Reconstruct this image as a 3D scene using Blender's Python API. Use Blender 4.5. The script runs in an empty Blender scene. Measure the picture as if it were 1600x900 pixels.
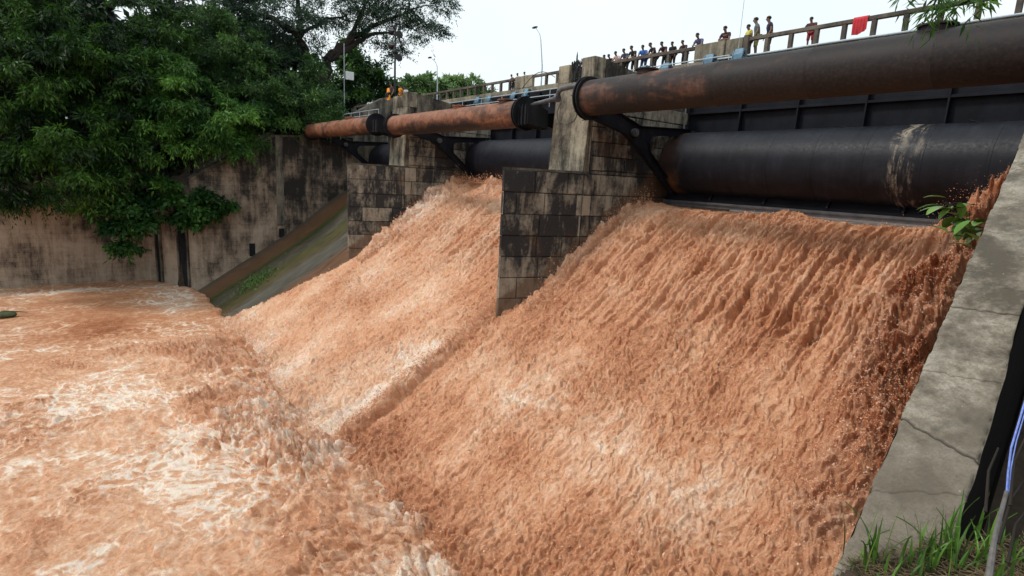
import bpy, math, random
import numpy as np
from mathutils import Vector
PI = math.pi
R = math.radians
rng = np.random.default_rng(7)
random.seed(7)
sc = bpy.context.scene
col = sc.collection

# ------------------------------------------------------------------ camera frame
# world: X = upstream, Y = along the dam towards the far bank, Z = up, camera at the origin
FPX = 889.0
CM = np.array([[0.80, -0.07, 0.60], [-0.60, -0.18, 0.78], [0.05, -0.98, -0.19]])
def _frame():
    u = np.array([-240., 4630.]); u /= np.linalg.norm(u)
    vp = np.array([116. - 800, 243. - 450])
    th = math.atan(-(vp @ u) / FPX)
    up = -np.array([u[0]*math.cos(th), u[1]*math.cos(th), math.sin(th)])
    D = np.array([vp[0], vp[1], FPX]); D /= np.linalg.norm(D)
    U = np.cross(D, up)
    if U[0] < 0: U = -U
    return np.array([U, D, up])
CM = _frame()
def ray(x, y):
    return CM @ np.array([x - 800., y - 450., FPX])
def at(x, y, ax, val):
    r = ray(x, y)
    return r * (val / r[ax])
def depth_of(p):
    return float((CM.T @ np.array(p))[2])

# ------------------------------------------------------------------ tagging
def tag(o, label=None, cat=None, group=None, kind=None):
    if label: o['label'] = label
    if cat: o['category'] = cat
    if group: o['group'] = group
    if kind: o['kind'] = kind
    return o
def empty(name, loc=(0, 0, 0), rz=0):
    o = bpy.data.objects.new(name, None); col.objects.link(o)
    o.empty_display_size = 0.2
    o.location = loc; o.rotation_euler = (0, 0, rz)
    return o
def thing(name, label, cat, loc=(0, 0, 0), rz=0, group=None):
    return tag(empty(name, loc, rz), label, cat, group)
def copy_tree(o, parent=None):
    c = o.copy(); col.objects.link(c)
    if parent is not None: c.parent = parent
    for ch in list(o.children): copy_tree(ch, c)
    return c

# ------------------------------------------------------------------ mesh helpers
class MB:
    def __init__(s):
        s.v = []; s.f = []; s.t = []
    def add(s, vs, fs, tone=0.5):
        n = len(s.v)
        s.v += [tuple(map(float, p)) for p in vs]
        for f in fs:
            s.f.append(tuple(i + n for i in f)); s.t.append(tone)
        return s
    def box(s, x0, x1, y0, y1, z0, z1, tone=0.5, b=0.0):
        if b <= 0:
            vs = [(x0,y0,z0),(x1,y0,z0),(x1,y1,z0),(x0,y1,z0),(x0,y0,z1),(x1,y0,z1),(x1,y1,z1),(x0,y1,z1)]
            return s.add(vs, [(3,2,1,0),(4,5,6,7),(0,1,5,4),(1,2,6,5),(2,3,7,6),(3,0,4,7)], tone)
        # chamfered box: 24 vertices
        vs = []; idx = {}
        for i, X in enumerate((x0, x1)):
            for j, Y in enumerate((y0, y1)):
                for k, Z in enumerate((z0, z1)):
                    sx = 1 if i == 0 else -1; sy = 1 if j == 0 else -1; sz = 1 if k == 0 else -1
                    idx[i,j,k,0] = len(vs); vs.append((X, Y+sy*b, Z+sz*b))
                    idx[i,j,k,1] = len(vs); vs.append((X+sx*b, Y, Z+sz*b))
                    idx[i,j,k,2] = len(vs); vs.append((X+sx*b, Y+sy*b, Z))
        fs = []
        for i in (0,1): fs.append([idx[i,j,k,0] for j,k in ((0,0),(1,0),(1,1),(0,1))])
        for j in (0,1): fs.append([idx[i,j,k,1] for i,k in ((0,0),(1,0),(1,1),(0,1))])
        for k in (0,1): fs.append([idx[i,j,k,2] for i,j in ((0,0),(1,0),(1,1),(0,1))])
        for i in (0,1):
            for j in (0,1): fs.append([idx[i,j,0,0], idx[i,j,1,0], idx[i,j,1,1], idx[i,j,0,1]])
            for k in (0,1): fs.append([idx[i,0,k,0], idx[i,1,k,0], idx[i,1,k,2], idx[i,0,k,2]])
        for j in (0,1):
            for k in (0,1): fs.append([idx[0,j,k,1], idx[1,j,k,1], idx[1,j,k,2], idx[0,j,k,2]])
        for i in (0,1):
            for j in (0,1):
                for k in (0,1): fs.append([idx[i,j,k,0], idx[i,j,k,1], idx[i,j,k,2]])
        return s.add(vs, fs, tone)
    def beam(s, a, b, w, h, tone=0.5):
        a = Vector(a); b = Vector(b); d = (b - a).normalized()
        upv = Vector((0,0,1)) if abs(d.z) < .95 else Vector((1,0,0))
        side = d.cross(upv).normalized() * (w/2); u = side.cross(d).normalized() * (h/2)
        vs = [a-side-u, a+side-u, a+side+u, a-side+u, b-side-u, b+side-u, b+side+u, b-side+u]
        return s.add(vs, [(3,2,1,0),(4,5,6,7),(0,1,5,4),(1,2,6,5),(2,3,7,6),(3,0,4,7)], tone)
    def tube(s, pts, rad, n=10, cap=True, tone=0.5):
        pts = [Vector(p) for p in pts]
        if not hasattr(rad, '__len__'): rad = [rad] * len(pts)
        base = len(s.v); prev = None
        for i, p in enumerate(pts):
            d = (pts[min(i+1, len(pts)-1)] - pts[max(i-1, 0)])
            d = d.normalized() if d.length > 1e-9 else Vector((0,0,1))
            if prev is None:
                h = Vector((0,0,1)) if abs(d.z) < .9 else Vector((1,0,0))
                a = d.cross(h).normalized()
            else:
                a = (prev - d * prev.dot(d)).normalized()
            prev = a; b = d.cross(a)
            for k in range(n):
                t = 2*PI*k/n
                q = p + (a*math.cos(t) + b*math.sin(t)) * rad[i]
                s.v.append(tuple(q))
        for i in range(len(pts)-1):
            for k in range(n):
                s.f.append((base+i*n+k, base+i*n+(k+1)%n, base+(i+1)*n+(k+1)%n, base+(i+1)*n+k)); s.t.append(tone)
        if cap:
            s.f.append(tuple(base+k for k in range(n))[::-1]); s.t.append(tone)
            m = base+(len(pts)-1)*n
            s.f.append(tuple(m+k for k in range(n))); s.t.append(tone)
        return s
    def cyl(s, c, r, axis, h, n=32, tone=0.5):
        c = Vector(c); a = Vector(axis).normalized()
        return s.tube([c - a*h/2, c + a*h/2], r, n, True, tone)
    def prism_y(s, poly, y0, y1, tone=0.5):
        n = len(poly)
        vs = [(x, y0, z) for x, z in poly] + [(x, y1, z) for x, z in poly]
        fs = [tuple(range(n)), tuple(range(2*n-1, n-1, -1))]
        fs += [(i, i+n, (i+1) % n + n, (i+1) % n) for i in range(n)]
        return s.add(vs, fs, tone)
    def prism_z(s, poly, z0, z1, tone=0.5):
        n = len(poly)
        vs = [(x, y, z0) for x, y in poly] + [(x, y, z1) for x, y in poly]
        fs = [tuple(range(n))[::-1], tuple(range(n, 2*n))]
        fs += [(i, (i+1) % n, (i+1) % n + n, i+n) for i in range(n)]
        return s.add(vs, fs, tone)
    def sphere(s, c, r, n=10, m=6, tone=0.5):
        rx, ry, rz = r if hasattr(r, '__len__') else (r, r, r)
        vs = [(c[0], c[1], c[2]-rz)]
        for i in range(1, m):
            ph = -PI/2 + PI*i/m
            for k in range(n):
                t = 2*PI*k/n
                vs.append((c[0]+rx*math.cos(ph)*math.cos(t), c[1]+ry*math.cos(ph)*math.sin(t), c[2]+rz*math.sin(ph)))
        vs.append((c[0], c[1], c[2]+rz)); L = len(vs)-1
        fs = [(0, 1+(k+1)%n, 1+k) for k in range(n)]
        for i in range(m-2):
            for k in range(n):
                fs.append((1+i*n+k, 1+i*n+(k+1)%n, 1+(i+1)*n+(k+1)%n, 1+(i+1)*n+k))
        fs += [(L, 1+(m-2)*n+k, 1+(m-2)*n+(k+1)%n) for k in range(n)]
        return s.add(vs, fs, tone)
    def build(s, name, m, parent=None, smooth=False, angle=35):
        me = bpy.data.meshes.new(name); me.from_pydata(s.v, [], s.f)
        a = me.attributes.new('tone', 'FLOAT', 'FACE')
        a.data.foreach_set('value', np.array(s.t, dtype=np.float32)); me.update()
        if smooth:
            me.polygons.foreach_set('use_smooth', [True]*len(me.polygons))
            me.set_sharp_from_angle(angle=R(angle))
        me.materials.append(m)
        o = bpy.data.objects.new(name, me); col.objects.link(o)
        if parent: o.parent = parent
        return o

def np_mesh(name, V, F, m, parent=None, smooth=True, attrs=None, fattrs=None):
    """V (n,3) float, F (m,k) int: fast mesh"""
    me = bpy.data.meshes.new(name)
    V = np.ascontiguousarray(V, dtype=np.float32); F = np.ascontiguousarray(F, dtype=np.int32)
    k = F.shape[1]
    me.vertices.add(len(V)); me.vertices.foreach_set('co', V.ravel())
    me.loops.add(F.size); me.loops.foreach_set('vertex_index', F.ravel())
    me.polygons.add(len(F)); me.polygons.foreach_set('loop_start', np.arange(0, F.size, k, dtype=np.int32))
    me.polygons.foreach_set('use_smooth', np.full(len(F), smooth))
    me.update(calc_edges=True)
    for nm, a in (attrs or {}).items():
        at_ = me.attributes.new(nm, 'FLOAT', 'POINT'); at_.data.foreach_set('value', np.ascontiguousarray(a, dtype=np.float32).ravel())
    for nm, a in (fattrs or {}).items():
        at_ = me.attributes.new(nm, 'FLOAT', 'FACE'); at_.data.foreach_set('value', np.ascontiguousarray(a, dtype=np.float32).ravel())
    me.materials.append(m)
    o = bpy.data.objects.new(name, me); col.objects.link(o)
    if parent: o.parent = parent
    return o
def grid_faces(nu, nv, mask=None):
    i, j = np.meshgrid(np.arange(nu-1), np.arange(nv-1), indexing='ij')
    a = i*nv + j
    F = np.stack([a, a+nv, a+nv+1, a+1], -1).reshape(-1, 4)
    if mask is not None:
        mk = mask.reshape(-1)
        F = F[mk[F].all(1)]
    return F

# ------------------------------------------------------------------ noise
_perm = np.random.default_rng(3).permutation(4096)
_ang = np.random.default_rng(5).random(4096) * 2*PI
_gx, _gy = np.cos(_ang), np.sin(_ang)
def pn(x, y, seed=0):
    x = np.asarray(x, dtype=np.float64) + seed*17.31; y = np.asarray(y, dtype=np.float64) - seed*9.17
    xi = np.floor(x).astype(np.int64); yi = np.floor(y).astype(np.int64)
    xf = x - xi; yf = y - yi
    u = xf*xf*xf*(xf*(xf*6-15)+10); v = yf*yf*yf*(yf*(yf*6-15)+10)
    def g(ix, iy, fx, fy):
        h = _perm[(_perm[(ix + seed*131) & 4095] + iy) & 4095]
        return _gx[h]*fx + _gy[h]*fy
    a = g(xi, yi, xf, yf); b = g(xi+1, yi, xf-1, yf)
    c = g(xi, yi+1, xf, yf-1); d = g(xi+1, yi+1, xf-1, yf-1)
    return ((a*(1-u)+b*u)*(1-v) + (c*(1-u)+d*u)*v) * 1.5
def fbm(x, y, o=4, seed=0):
    r = 0; a = 1; f = 1; n = 0
    for i in range(o):
        r = r + a*pn(x*f, y*f, seed+i*7); n += a; a *= .5; f *= 2.03
    return r/n
def sstep(a, b, x):
    t = np.clip((x-a)/(b-a), 0, 1); return t*t*(3-2*t)

# ------------------------------------------------------------------ materials
class N:
    def __init__(s, name):
        s.m = bpy.data.materials.new(name); s.m.use_nodes = True
        s.nt = s.m.node_tree; s.b = s.nt.nodes['Principled BSDF']; s.L = s.nt.links
        s._tc = None
    def node(s, t, **k):
        n = s.nt.nodes.new(t)
        for a, v in k.items(): setattr(n, a, v)
        return n
    def coord(s):
        if s._tc is None: s._tc = s.node('ShaderNodeTexCoord')
        return s._tc.outputs['Object']
    def geo(s):
        return s.node('ShaderNodeNewGeometry').outputs['Position']
    def map(s, src, scale=(1,1,1), loc=(0,0,0), rot=(0,0,0)):
        n = s.node('ShaderNodeMapping'); n.inputs['Scale'].default_value = scale
        n.inputs['Location'].default_value = loc; n.inputs['Rotation'].default_value = rot
        s.L.new(src, n.inputs['Vector']); return n.outputs[0]
    def noise(s, src, scale=1., detail=4., rough=.55, dist=0., out='Fac'):
        n = s.node('ShaderNodeTexNoise'); n.inputs['Scale'].default_value = scale
        n.inputs['Detail'].default_value = detail; n.inputs['Roughness'].default_value = rough
        n.inputs['Distortion'].default_value = dist
        s.L.new(src, n.inputs['Vector']); return n.outputs[out]
    def voro(s, src, scale=1., feature='F1', out='Distance'):
        n = s.node('ShaderNodeTexVoronoi', feature=feature); n.inputs['Scale'].default_value = scale
        s.L.new(src, n.inputs['Vector']); return n.outputs[out]
    def ramp(s, fac, stops):
        n = s.node('ShaderNodeValToRGB'); e = n.color_ramp.elements
        while len(e) > 1: e.remove(e[-1])
        for i, (p, c) in enumerate(stops):
            q = e[0] if i == 0 else e.new(p)
            q.position = p
            q.color = (c, c, c, 1) if not hasattr(c, '__len__') else (*c, 1)
        s.L.new(fac, n.inputs[0]); return n.outputs[0]
    def _in(s, sock, v):
        if hasattr(v, 'is_linked') or hasattr(v, 'links'): s.L.new(v, sock)
        else: sock.default_value = v if not hasattr(v, '__len__') else ((*v, 1) if len(v) == 3 and sock.type == 'RGBA' else v)
    def mix(s, fac, a, b, mode='MIX'):
        n = s.node('ShaderNodeMix', data_type='RGBA', blend_type=mode)
        s._in(n.inputs[0], fac); s._in(n.inputs[6], a); s._in(n.inputs[7], b)
        return n.outputs[2]
    def math(s, op, a, b=0., c=None, clamp=False):
        n = s.node('ShaderNodeMath', operation=op, use_clamp=clamp)
        s._in(n.inputs[0], a); s._in(n.inputs[1], b)
        if c is not None: s._in(n.inputs[2], c)
        return n.outputs[0]
    def sep(s, src):
        n = s.node('ShaderNodeSeparateXYZ'); s.L.new(src, n.inputs[0]); return n.outputs
    def comb(s, x, y, z):
        n = s.node('ShaderNodeCombineXYZ')
        s._in(n.inputs[0], x); s._in(n.inputs[1], y); s._in(n.inputs[2], z); return n.outputs[0]
    def attr(s, name, out='Fac'):
        n = s.node('ShaderNodeAttribute', attribute_name=name); return n.outputs[out]
    def bump(s, h, strength=.5, dist=.05):
        n = s.node('ShaderNodeBump'); n.inputs['Strength'].default_value = strength; n.inputs['Distance'].default_value = dist
        s.L.new(h, n.inputs['Height']); s.L.new(n.outputs[0], s.b.inputs['Normal'])
    def set(s, color=None, rough=None, metal=None, spec=None):
        if color is not None: s._in(s.b.inputs['Base Color'], color)
        if rough is not None: s._in(s.b.inputs['Roughness'], rough)
        if metal is not None: s._in(s.b.inputs['Metallic'], metal)
        if spec is not None: s._in(s.b.inputs['Specular IOR Level'], spec)
        return s.m

def plain(name, c, rough=.7, var=.25, scale=6., metal=0., spec=.4):
    n = N(name); k = n.noise(n.coord(), scale, 5)
    lo = tuple(v*(1-var) for v in c); hi = tuple(min(1, v*(1+var)) for v in c)
    return n.set(n.ramp(k, [(.3, lo), (.7, hi)]), rough, metal, spec)

def m_water(name):
    n = N(name); g = n.geo()
    foam = n.attr('foam'); dark = n.attr('mud'); st = n.attr('crest')
    nz = n.noise(g, 3.2, 8, .72, .5); n2 = n.noise(g, 17., 5, .7, .8)
    f = n.math('ADD', foam, n.math('MULTIPLY', n.math('SUBTRACT', nz, .5), 1.0))
    f = n.math('ADD', f, n.math('MULTIPLY', n.math('SUBTRACT', n2, .5), .9))
    f = n.math('ADD', f, n.math('MULTIPLY', st, .22), clamp=True)
    c = n.ramp(f, [(0., (.28,.092,.036)), (.24, (.50,.21,.100)), (.50, (.68,.35,.195)), (.77, (.80,.52,.35)), (1., (.92,.77,.64))])
    d = n.math('MULTIPLY', dark, n.math('ADD', .55, n.math('MULTIPLY', nz, .9)), clamp=True)
    c = n.mix(d, c, (.33,.088,.020))
    n.bump(n.math('ADD', n.noise(g, 26., 5, .75, .8), n.math('MULTIPLY', n2, 1.5)), .8, .05)
    n.b.inputs['Subsurface Weight'].default_value = .45; n.b.inputs['Subsurface Radius'].default_value = (1., .45, .2)
    n.b.inputs['Subsurface Scale'].default_value = .07
    return n.set(c, n.ramp(n2, [(.35, .30), (.65, .6)]), 0., .35)
def m_block(name, pale=(.33,.29,.225), dark=(.022,.022,.023), bias=0.):
    n = N(name); g = n.geo(); t = n.attr('tone')
    big = n.noise(n.map(g, (.5,.5,.35)), 1.2, 6, .6)
    strk = n.noise(n.map(g, (1.3,1.3,.4)), 1.3, 8, .7, .5)
    fine = n.noise(g, 5., 8, .7)
    k = n.math('ADD', n.math('MULTIPLY', t, .55), n.math('MULTIPLY', n.math('SUBTRACT', strk, .5), 2.0))
    k = n.math('ADD', k, .10)
    k = n.math('ADD', k, n.math('MULTIPLY', n.math('SUBTRACT', big, .5), 1.5))
    k = n.math('ADD', k, n.math('MULTIPLY', n.math('SUBTRACT', fine, .5), .8))
    k = n.math('ADD', k, bias)
    c = n.ramp(k, [(.22, dark), (.42, tuple(.35*p+.65*d for p, d in zip(pale, dark))), (.62, tuple(.75*p for p in pale)), (.85, pale)])
    rust = n.ramp(n.noise(n.map(g, (.6,.6,.4), (5,3,1)), 1.1, 5, .6), [(.56, 0.), (.72, .5)])
    c = n.mix(rust, c, (.10,.045,.018))
    s = n.sep(g)
    dw = n.math('SUBTRACT', s[2], n.math('ADD', n.math('MULTIPLY', n.math('SUBTRACT', s[0], 16.5), .74), -7.04))
    dw = n.math('ADD', dw, n.math('MULTIPLY', n.math('SUBTRACT', n.noise(g, .9, 6, .65), .5), 2.6))
    c = n.mix(n.ramp(n.math('MULTIPLY', dw, .25), [(.22, .72), (.30, 0.)]), c, (.115,.062,.034))
    n.bump(n.noise(g, 9., 9, .75), .7, .04)
    return n.set(c, n.ramp(fine, [(.3, .55), (.7, .85)]), 0., .35)
def m_conc(name, pale=(.30,.28,.23), mid=(.12,.105,.085), dark=(.03,.028,.024), bias=0., streak=1.):
    n = N(name); g = n.geo()
    strk = n.noise(n.map(g, (1.3,1.3,.22)), 1.5, 8, .7, .4)
    big = n.noise(g, .55, 5, .6); fine = n.noise(g, 7., 8, .7)
    k = n.math('ADD', n.math('MULTIPLY', n.math('SUBTRACT', strk, .5), streak), n.math('MULTIPLY', big, 1.1))
    k = n.math('ADD', k, n.math('MULTIPLY', n.math('SUBTRACT', fine, .5), .5))
    k = n.math('ADD', k, bias)
    c = n.ramp(k, [(.3, dark), (.5, mid), (.78, pale)])
    n.bump(fine, .5, .03)
    return n.set(c, .8, 0., .3)
def m_leaf(name, dark, light, rough=.5):
    n = N(name); t = n.attr('tint'); g = n.geo()
    k = n.math('ADD', t, n.math('MULTIPLY', n.math('SUBTRACT', n.noise(g, .35, 3), .5), 1.1))
    c = n.ramp(k, [(.25, dark), (.68, tuple((a+b)/2 for a, b in zip(dark, light))), (1., light)])
    n.set(c, rough, 0., .35)
    tr = n.node('ShaderNodeBsdfTranslucent'); n.L.new(c, tr.inputs[0])
    mx = n.node('ShaderNodeMixShader'); mx.inputs[0].default_value = .3
    n.L.new(n.b.outputs[0], mx.inputs[1]); n.L.new(tr.outputs[0], mx.inputs[2])
    out = [q for q in n.nt.nodes if q.type == 'OUTPUT_MATERIAL'][0]
    n.L.new(mx.outputs[0], out.inputs[0])
    return n.m
def m_rust(name, y_dark, span, base=.0):
    """rusty pipe: orange brown paint turning to bare dark steel; y_dark = world Y below which it gets dark"""
    n = N(name); g = n.geo(); s = n.sep(g)
    big = n.noise(n.map(g, (1.,.35,1.)), .9, 7, .62, .4)
    band = n.noise(n.map(g, (.25,2.2,.25)), 1.1, 5, .6)
    fine = n.noise(g, 9., 8, .7)
    grad = n.math('DIVIDE', n.math('SUBTRACT', y_dark, s[1]), span, clamp=True)
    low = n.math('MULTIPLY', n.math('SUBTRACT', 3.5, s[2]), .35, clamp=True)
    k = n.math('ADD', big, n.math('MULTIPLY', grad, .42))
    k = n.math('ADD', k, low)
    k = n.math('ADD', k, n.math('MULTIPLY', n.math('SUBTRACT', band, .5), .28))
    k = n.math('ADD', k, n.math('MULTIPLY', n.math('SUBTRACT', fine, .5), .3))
    k = n.math('ADD', k, base)
    rc = n.ramp(n.noise(g, 2.2, 7, .7), [(.3, (.13,.050,.028)), (.5, (.24,.098,.055)), (.68, (.29,.155,.10)), (.8, (.20,.14,.105))])
    dk = n.ramp(fine, [(.3, (.008,.007,.008)), (.55, (.024,.019,.018)), (.75, (.065,.038,.028))])
    c = n.mix(n.ramp(k, [(.50, 0.), (.60, .6), (.74, 1.)]), rc, dk)
    n.bump(n.math('ADD', fine, big), .25, .02)
    return n.set(c, n.ramp(fine, [(.3, .48), (.7, .7)]), 0., .25)
def m_steel(name, c0=(.003,.0035,.006), c1=(.010,.011,.016), rough=.42):
    n = N(name); g = n.geo()
    big = n.noise(n.map(g, (1,.6,.35)), 1.6, 7, .65); fine = n.noise(g, 8., 7, .7)
    c = n.ramp(big, [(.3, c0), (.6, c1), (.8, tuple(v*1.6 for v in c1))])
    c = n.mix(n.ramp(n.noise(g, 1.7, 7, .7, .5), [(.63, 0.), (.78, .55)]), c, (.06,.028,.016))
    n.bump(fine, .2, .02)
    return n.set(c, n.ramp(fine, [(.3, rough+.1), (.7, rough+.3)]), 0., .14)
def m_drum(name):
    n = N(name); g = n.geo(); s = n.sep(g)
    big = n.noise(g, .8, 7, .65, .4); fine = n.noise(g, 8., 7, .7)
    strk = n.noise(n.map(g, (.35,2.6,.35)), 1.2, 6, .65)
    c = n.ramp(n.math('ADD', n.math('MULTIPLY', big, .6), n.math('MULTIPLY', strk, .4)), [(.35, (.003,.0035,.006)), (.55, (.010,.011,.017)), (.72, (.028,.029,.037))])
    # rusty end near the pier and the pale lime stain running down at one seam (world Y about 9.6)
    end = n.math('SUBTRACT', s[1], 19.6)
    e = n.ramp(n.math('ADD', n.math('ADD', end, n.math('MULTIPLY', n.math('GREATER_THAN', s[1], 22.), -50.)), n.math('MULTIPLY', n.math('SUBTRACT', big, .5), 3.2)), [(.1, 0.), (.9, .75)])
    lowz = n.ramp(s[2], [(.3, 1.), (1., .25)])
    c = n.mix(n.math('MULTIPLY', e, lowz), c, (.16,.075,.03))
    yy = n.math('ADD', s[1], n.math('MULTIPLY', n.math('SUBTRACT', n.noise(n.map(g, (1,1,.6)), 1.3, 4), .5), .9))
    d1 = n.math('ABSOLUTE', n.math('SUBTRACT', yy, 9.35)); d2 = n.math('ABSOLUTE', n.math('SUBTRACT', yy, 8.75))
    b1 = n.ramp(d1, [(.0, 1.), (.22, .7), (.34, 0.)]); b2 = n.ramp(d2, [(.0, .6), (.12, .3), (.25, 0.)])
    br = n.ramp(n.noise(n.map(g, (.6,5.,.5)), 2., 6, .7), [(.45, 0.), (.6, 1.)])
    pat = n.ramp(n.noise(g, 1.7, 7, .75, .6), [(.42, 0.), (.58, 1.)]); top = n.ramp(n.math('MULTIPLY', s[2], .34), [(.55, 0.), (.92, 1.)])
    stn = n.math('MULTIPLY', n.math('MAXIMUM', n.math('MULTIPLY', n.math('MAXIMUM', b1, b2), n.math('MULTIPLY', br, pat)), n.math('MULTIPLY', b1, n.math('MULTIPLY', top, pat))), 1., clamp=True)
    c = n.mix(stn, c, n.ramp(fine, [(.35, (.20,.19,.17)), (.65, (.46,.36,.25))]))
    n.bump(fine, .2, .02)
    return n.set(c, n.ramp(fine, [(.3, .40), (.7, .6)]), 0., .22)
def m_chute():
    n = N('mossy_chute_concrete'); g = n.geo(); s = n.sep(g)
    yy = n.math('ADD', s[1], n.math('MULTIPLY', n.math('SUBTRACT', n.noise(n.map(g, (.12,.5,.12)), 1.5, 5), .5), 1.9))
    k = n.math('DIVIDE', n.math('SUBTRACT', yy, 44.), 18.)
    c = n.ramp(k, [(0., (.17,.075,.035)), (.12, (.16,.07,.033)), (.17, (.085,.078,.062)), (.30, (.11,.10,.082)), (.35, (.085,.066,.022)), (.48, (.075,.072,.02)),
                   (.52, (.105,.096,.075)), (.60, (.10,.082,.055)), (.64, (.038,.06,.010)), (.68, (.05,.065,.014)), (.72, (.155,.075,.035)), (.88, (.18,.09,.045)), (.94, (.10,.085,.07)), (1., (.085,.075,.06))])
    f = n.noise(n.map(g, (.35,1.6,.35)), 2.2, 8, .7)
    c = n.mix(n.ramp(f, [(.35, .75), (.62, 0.)]), c, (.035,.03,.016))
    c = n.mix(n.ramp(n.noise(g, 3., 7, .7), [(.6, 0.), (.8, .5)]), c, (.2,.19,.16))
    n.bump(n.noise(g, 7., 7, .7), .5, .04)
    return n.set(c, n.ramp(f, [(.3, .3), (.7, .6)]), 0., .45)
def m_trainwall():
    n = N('stained_rubble_wall'); g = n.geo(); s = n.sep(g)
    br = n.node('ShaderNodeTexBrick'); n.L.new(n.comb(s[0], s[2], 0.), br.inputs['Vector'])
    br.inputs['Scale'].default_value = 1.; br.inputs['Brick Width'].default_value = 1.1; br.inputs['Row Height'].default_value = .42
    br.inputs['Mortar Size'].default_value = .022; br.inputs['Mortar Smooth'].default_value = .6
    br.inputs['Color1'].default_value = (.35,.35,.35,1); br.inputs['Color2'].default_value = (.65,.65,.65,1); br.inputs['Mortar'].default_value = (.15,.15,.15,1)
    bk = br.outputs['Color']
    strk = n.noise(n.map(g, (1.1,1.1,.14)), 1.6, 7, .68); big = n.noise(n.map(g, (1,1,.8)), .33, 6, .62, .3); fine = n.noise(g, 4.5, 9, .75)
    # silt left by floods reaches up to about z=-7: pale mud, above it black algae
    z = n.math('MULTIPLY', n.math('MAXIMUM', n.math('ADD', s[2], 7.2), -2.), -.055)
    k = n.math('ADD', z, n.math('MULTIPLY', n.math('SUBTRACT', strk, .5), 1.25))
    k = n.math('ADD', k, n.math('MULTIPLY', n.math('SUBTRACT', big, .5), 2.3))
    k = n.math('ADD', k, n.math('MULTIPLY', n.math('SUBTRACT', fine, .5), .55))
    k = n.math('ADD', k, n.math('MULTIPLY', n.math('SUBTRACT', bk, .5), .35))
    k = n.math('ADD', k, .70)
    c = n.ramp(k, [(.22, (.024,.021,.018)), (.40, (.085,.068,.054)), (.57, (.19,.145,.108)), (.78, (.30,.235,.175)), (1., (.38,.31,.24))])
    wet = n.ramp(n.math('ADD', s[2], n.math('MULTIPLY', n.math('SUBTRACT', big, .5), 1.)), [(-11.2, 0.), (-11., 0.)])
    n.bump(n.math('ADD', n.math('MULTIPLY', bk, .6), fine), .6, .05)
    return n.set(c, .8, 0., .3)

M = {}
M['water'] = m_water('muddy_flood_water')
M['spray'] = plain('muddy_spray_drops', (.55,.27,.15), .4, .35, 3.)
M['froth'] = plain('pale_froth_flecks', (.78,.48,.32), .7, .25, 2.5)
M['block'] = m_block('stained_ashlar', bias=.11)
M['colm'] = m_conc('weathered_column_concrete', (.34,.30,.22), (.13,.112,.085), (.03,.027,.022), .02, 1.3)
M['capc'] = m_conc('mossy_cap_concrete', (.13,.12,.095), (.06,.055,.043), (.02,.02,.016), 0., 1.)
M['wallc'] = m_conc('pier_wall_concrete', (.20,.18,.14), (.085,.075,.06), (.025,.023,.02), -.02, 1.5)
M['deckc'] = m_conc('deck_concrete', (.34,.30,.22), (.17,.15,.11), (.06,.055,.045), .05, .9)
M['railc'] = m_conc('railing_concrete', (.17,.145,.115), (.085,.07,.058), (.035,.03,.026), .0, .6)
M['steel'] = m_steel('black_gate_steel')
M['drum'] = m_drum('black_drum_paint')
M['black'] = m_steel('black_flange_steel', (.006,.006,.008), (.018,.019,.022), .5)
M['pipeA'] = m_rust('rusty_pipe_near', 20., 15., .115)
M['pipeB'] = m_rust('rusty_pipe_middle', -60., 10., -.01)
M['chute'] = m_chute()
M['twall'] = m_trainwall()
M['grey'] = plain('grey_galvanised', (.30,.33,.36), .45, .2, 5., 0., .5)
M['palepipe'] = plain('pale_blue_grey_pipe_paint', (.42,.50,.55), .5, .15, 4.)
M['blue'] = plain('light_blue_machine_paint', (.10,.20,.28), .5, .3, 5.)
M['dkpipe'] = plain('dark_grey_duct_paint', (.07,.07,.075), .4, .4, 3., 0., .5)
M['cable'] = plain('black_cable_rubber', (.012,.012,.013), .5, .2)
M['bark'] = plain('dark_bark', (.022,.016,.012), .9, .4, 3.)
M['soil'] = plain('dark_damp_soil', (.045,.03,.02), .95, .5, 4.)
M['soilr'] = plain('reddish_bank_soil', (.085,.045,.025), .95, .5, .8)
M['asph'] = plain('asphalt', (.05,.05,.05), .9, .2, 5.)

print('materials ok')
# ------------------------------------------------------------------ world, sun, camera
w = bpy.data.worlds.new("World"); sc.world = w; w.use_nodes = True
nt = w.node_tree; bg = nt.nodes['Background']
sky = nt.nodes.new('ShaderNodeTexSky'); sky.sky_type = 'NISHITA'; sky.sun_disc = False
SUN_EL, SUN_AZ = R(50), R(-60)
sky.sun_elevation = SUN_EL; sky.sun_rotation = SUN_AZ
sky.air_density = 1.; sky.dust_density = 3.; sky.ozone_density = 1.
# overcast: an even cloud layer covers the blue
mx = nt.nodes.new('ShaderNodeMix'); mx.data_type = 'RGBA'; mx.inputs[0].default_value = .88
tc = nt.nodes.new('ShaderNodeTexCoord'); cn = nt.nodes.new('ShaderNodeTexNoise'); cn.inputs['Scale'].default_value = 1.6; cn.inputs['Detail'].default_value = 5
cr = nt.nodes.new('ShaderNodeValToRGB'); cr.color_ramp.elements[0].position = .3; cr.color_ramp.elements[1].position = .7
cr.color_ramp.elements[0].color = (8.2, 9.4, 9.9, 1); cr.color_ramp.elements[1].color = (10.0, 10.6, 10.7, 1)
nt.links.new(tc.outputs['Generated'], cn.inputs['Vector']); nt.links.new(cn.outputs['Fac'], cr.inputs[0])
nt.links.new(sky.outputs[0], mx.inputs[6]); nt.links.new(cr.outputs[0], mx.inputs[7])
nt.links.new(mx.outputs[2], bg.inputs[0]); bg.inputs[1].default_value = .088
sun = bpy.data.lights.new('sun', 'SUN'); sun.energy = 1.5; sun.angle = R(10); sun.color = (1., .96, .9)
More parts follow.
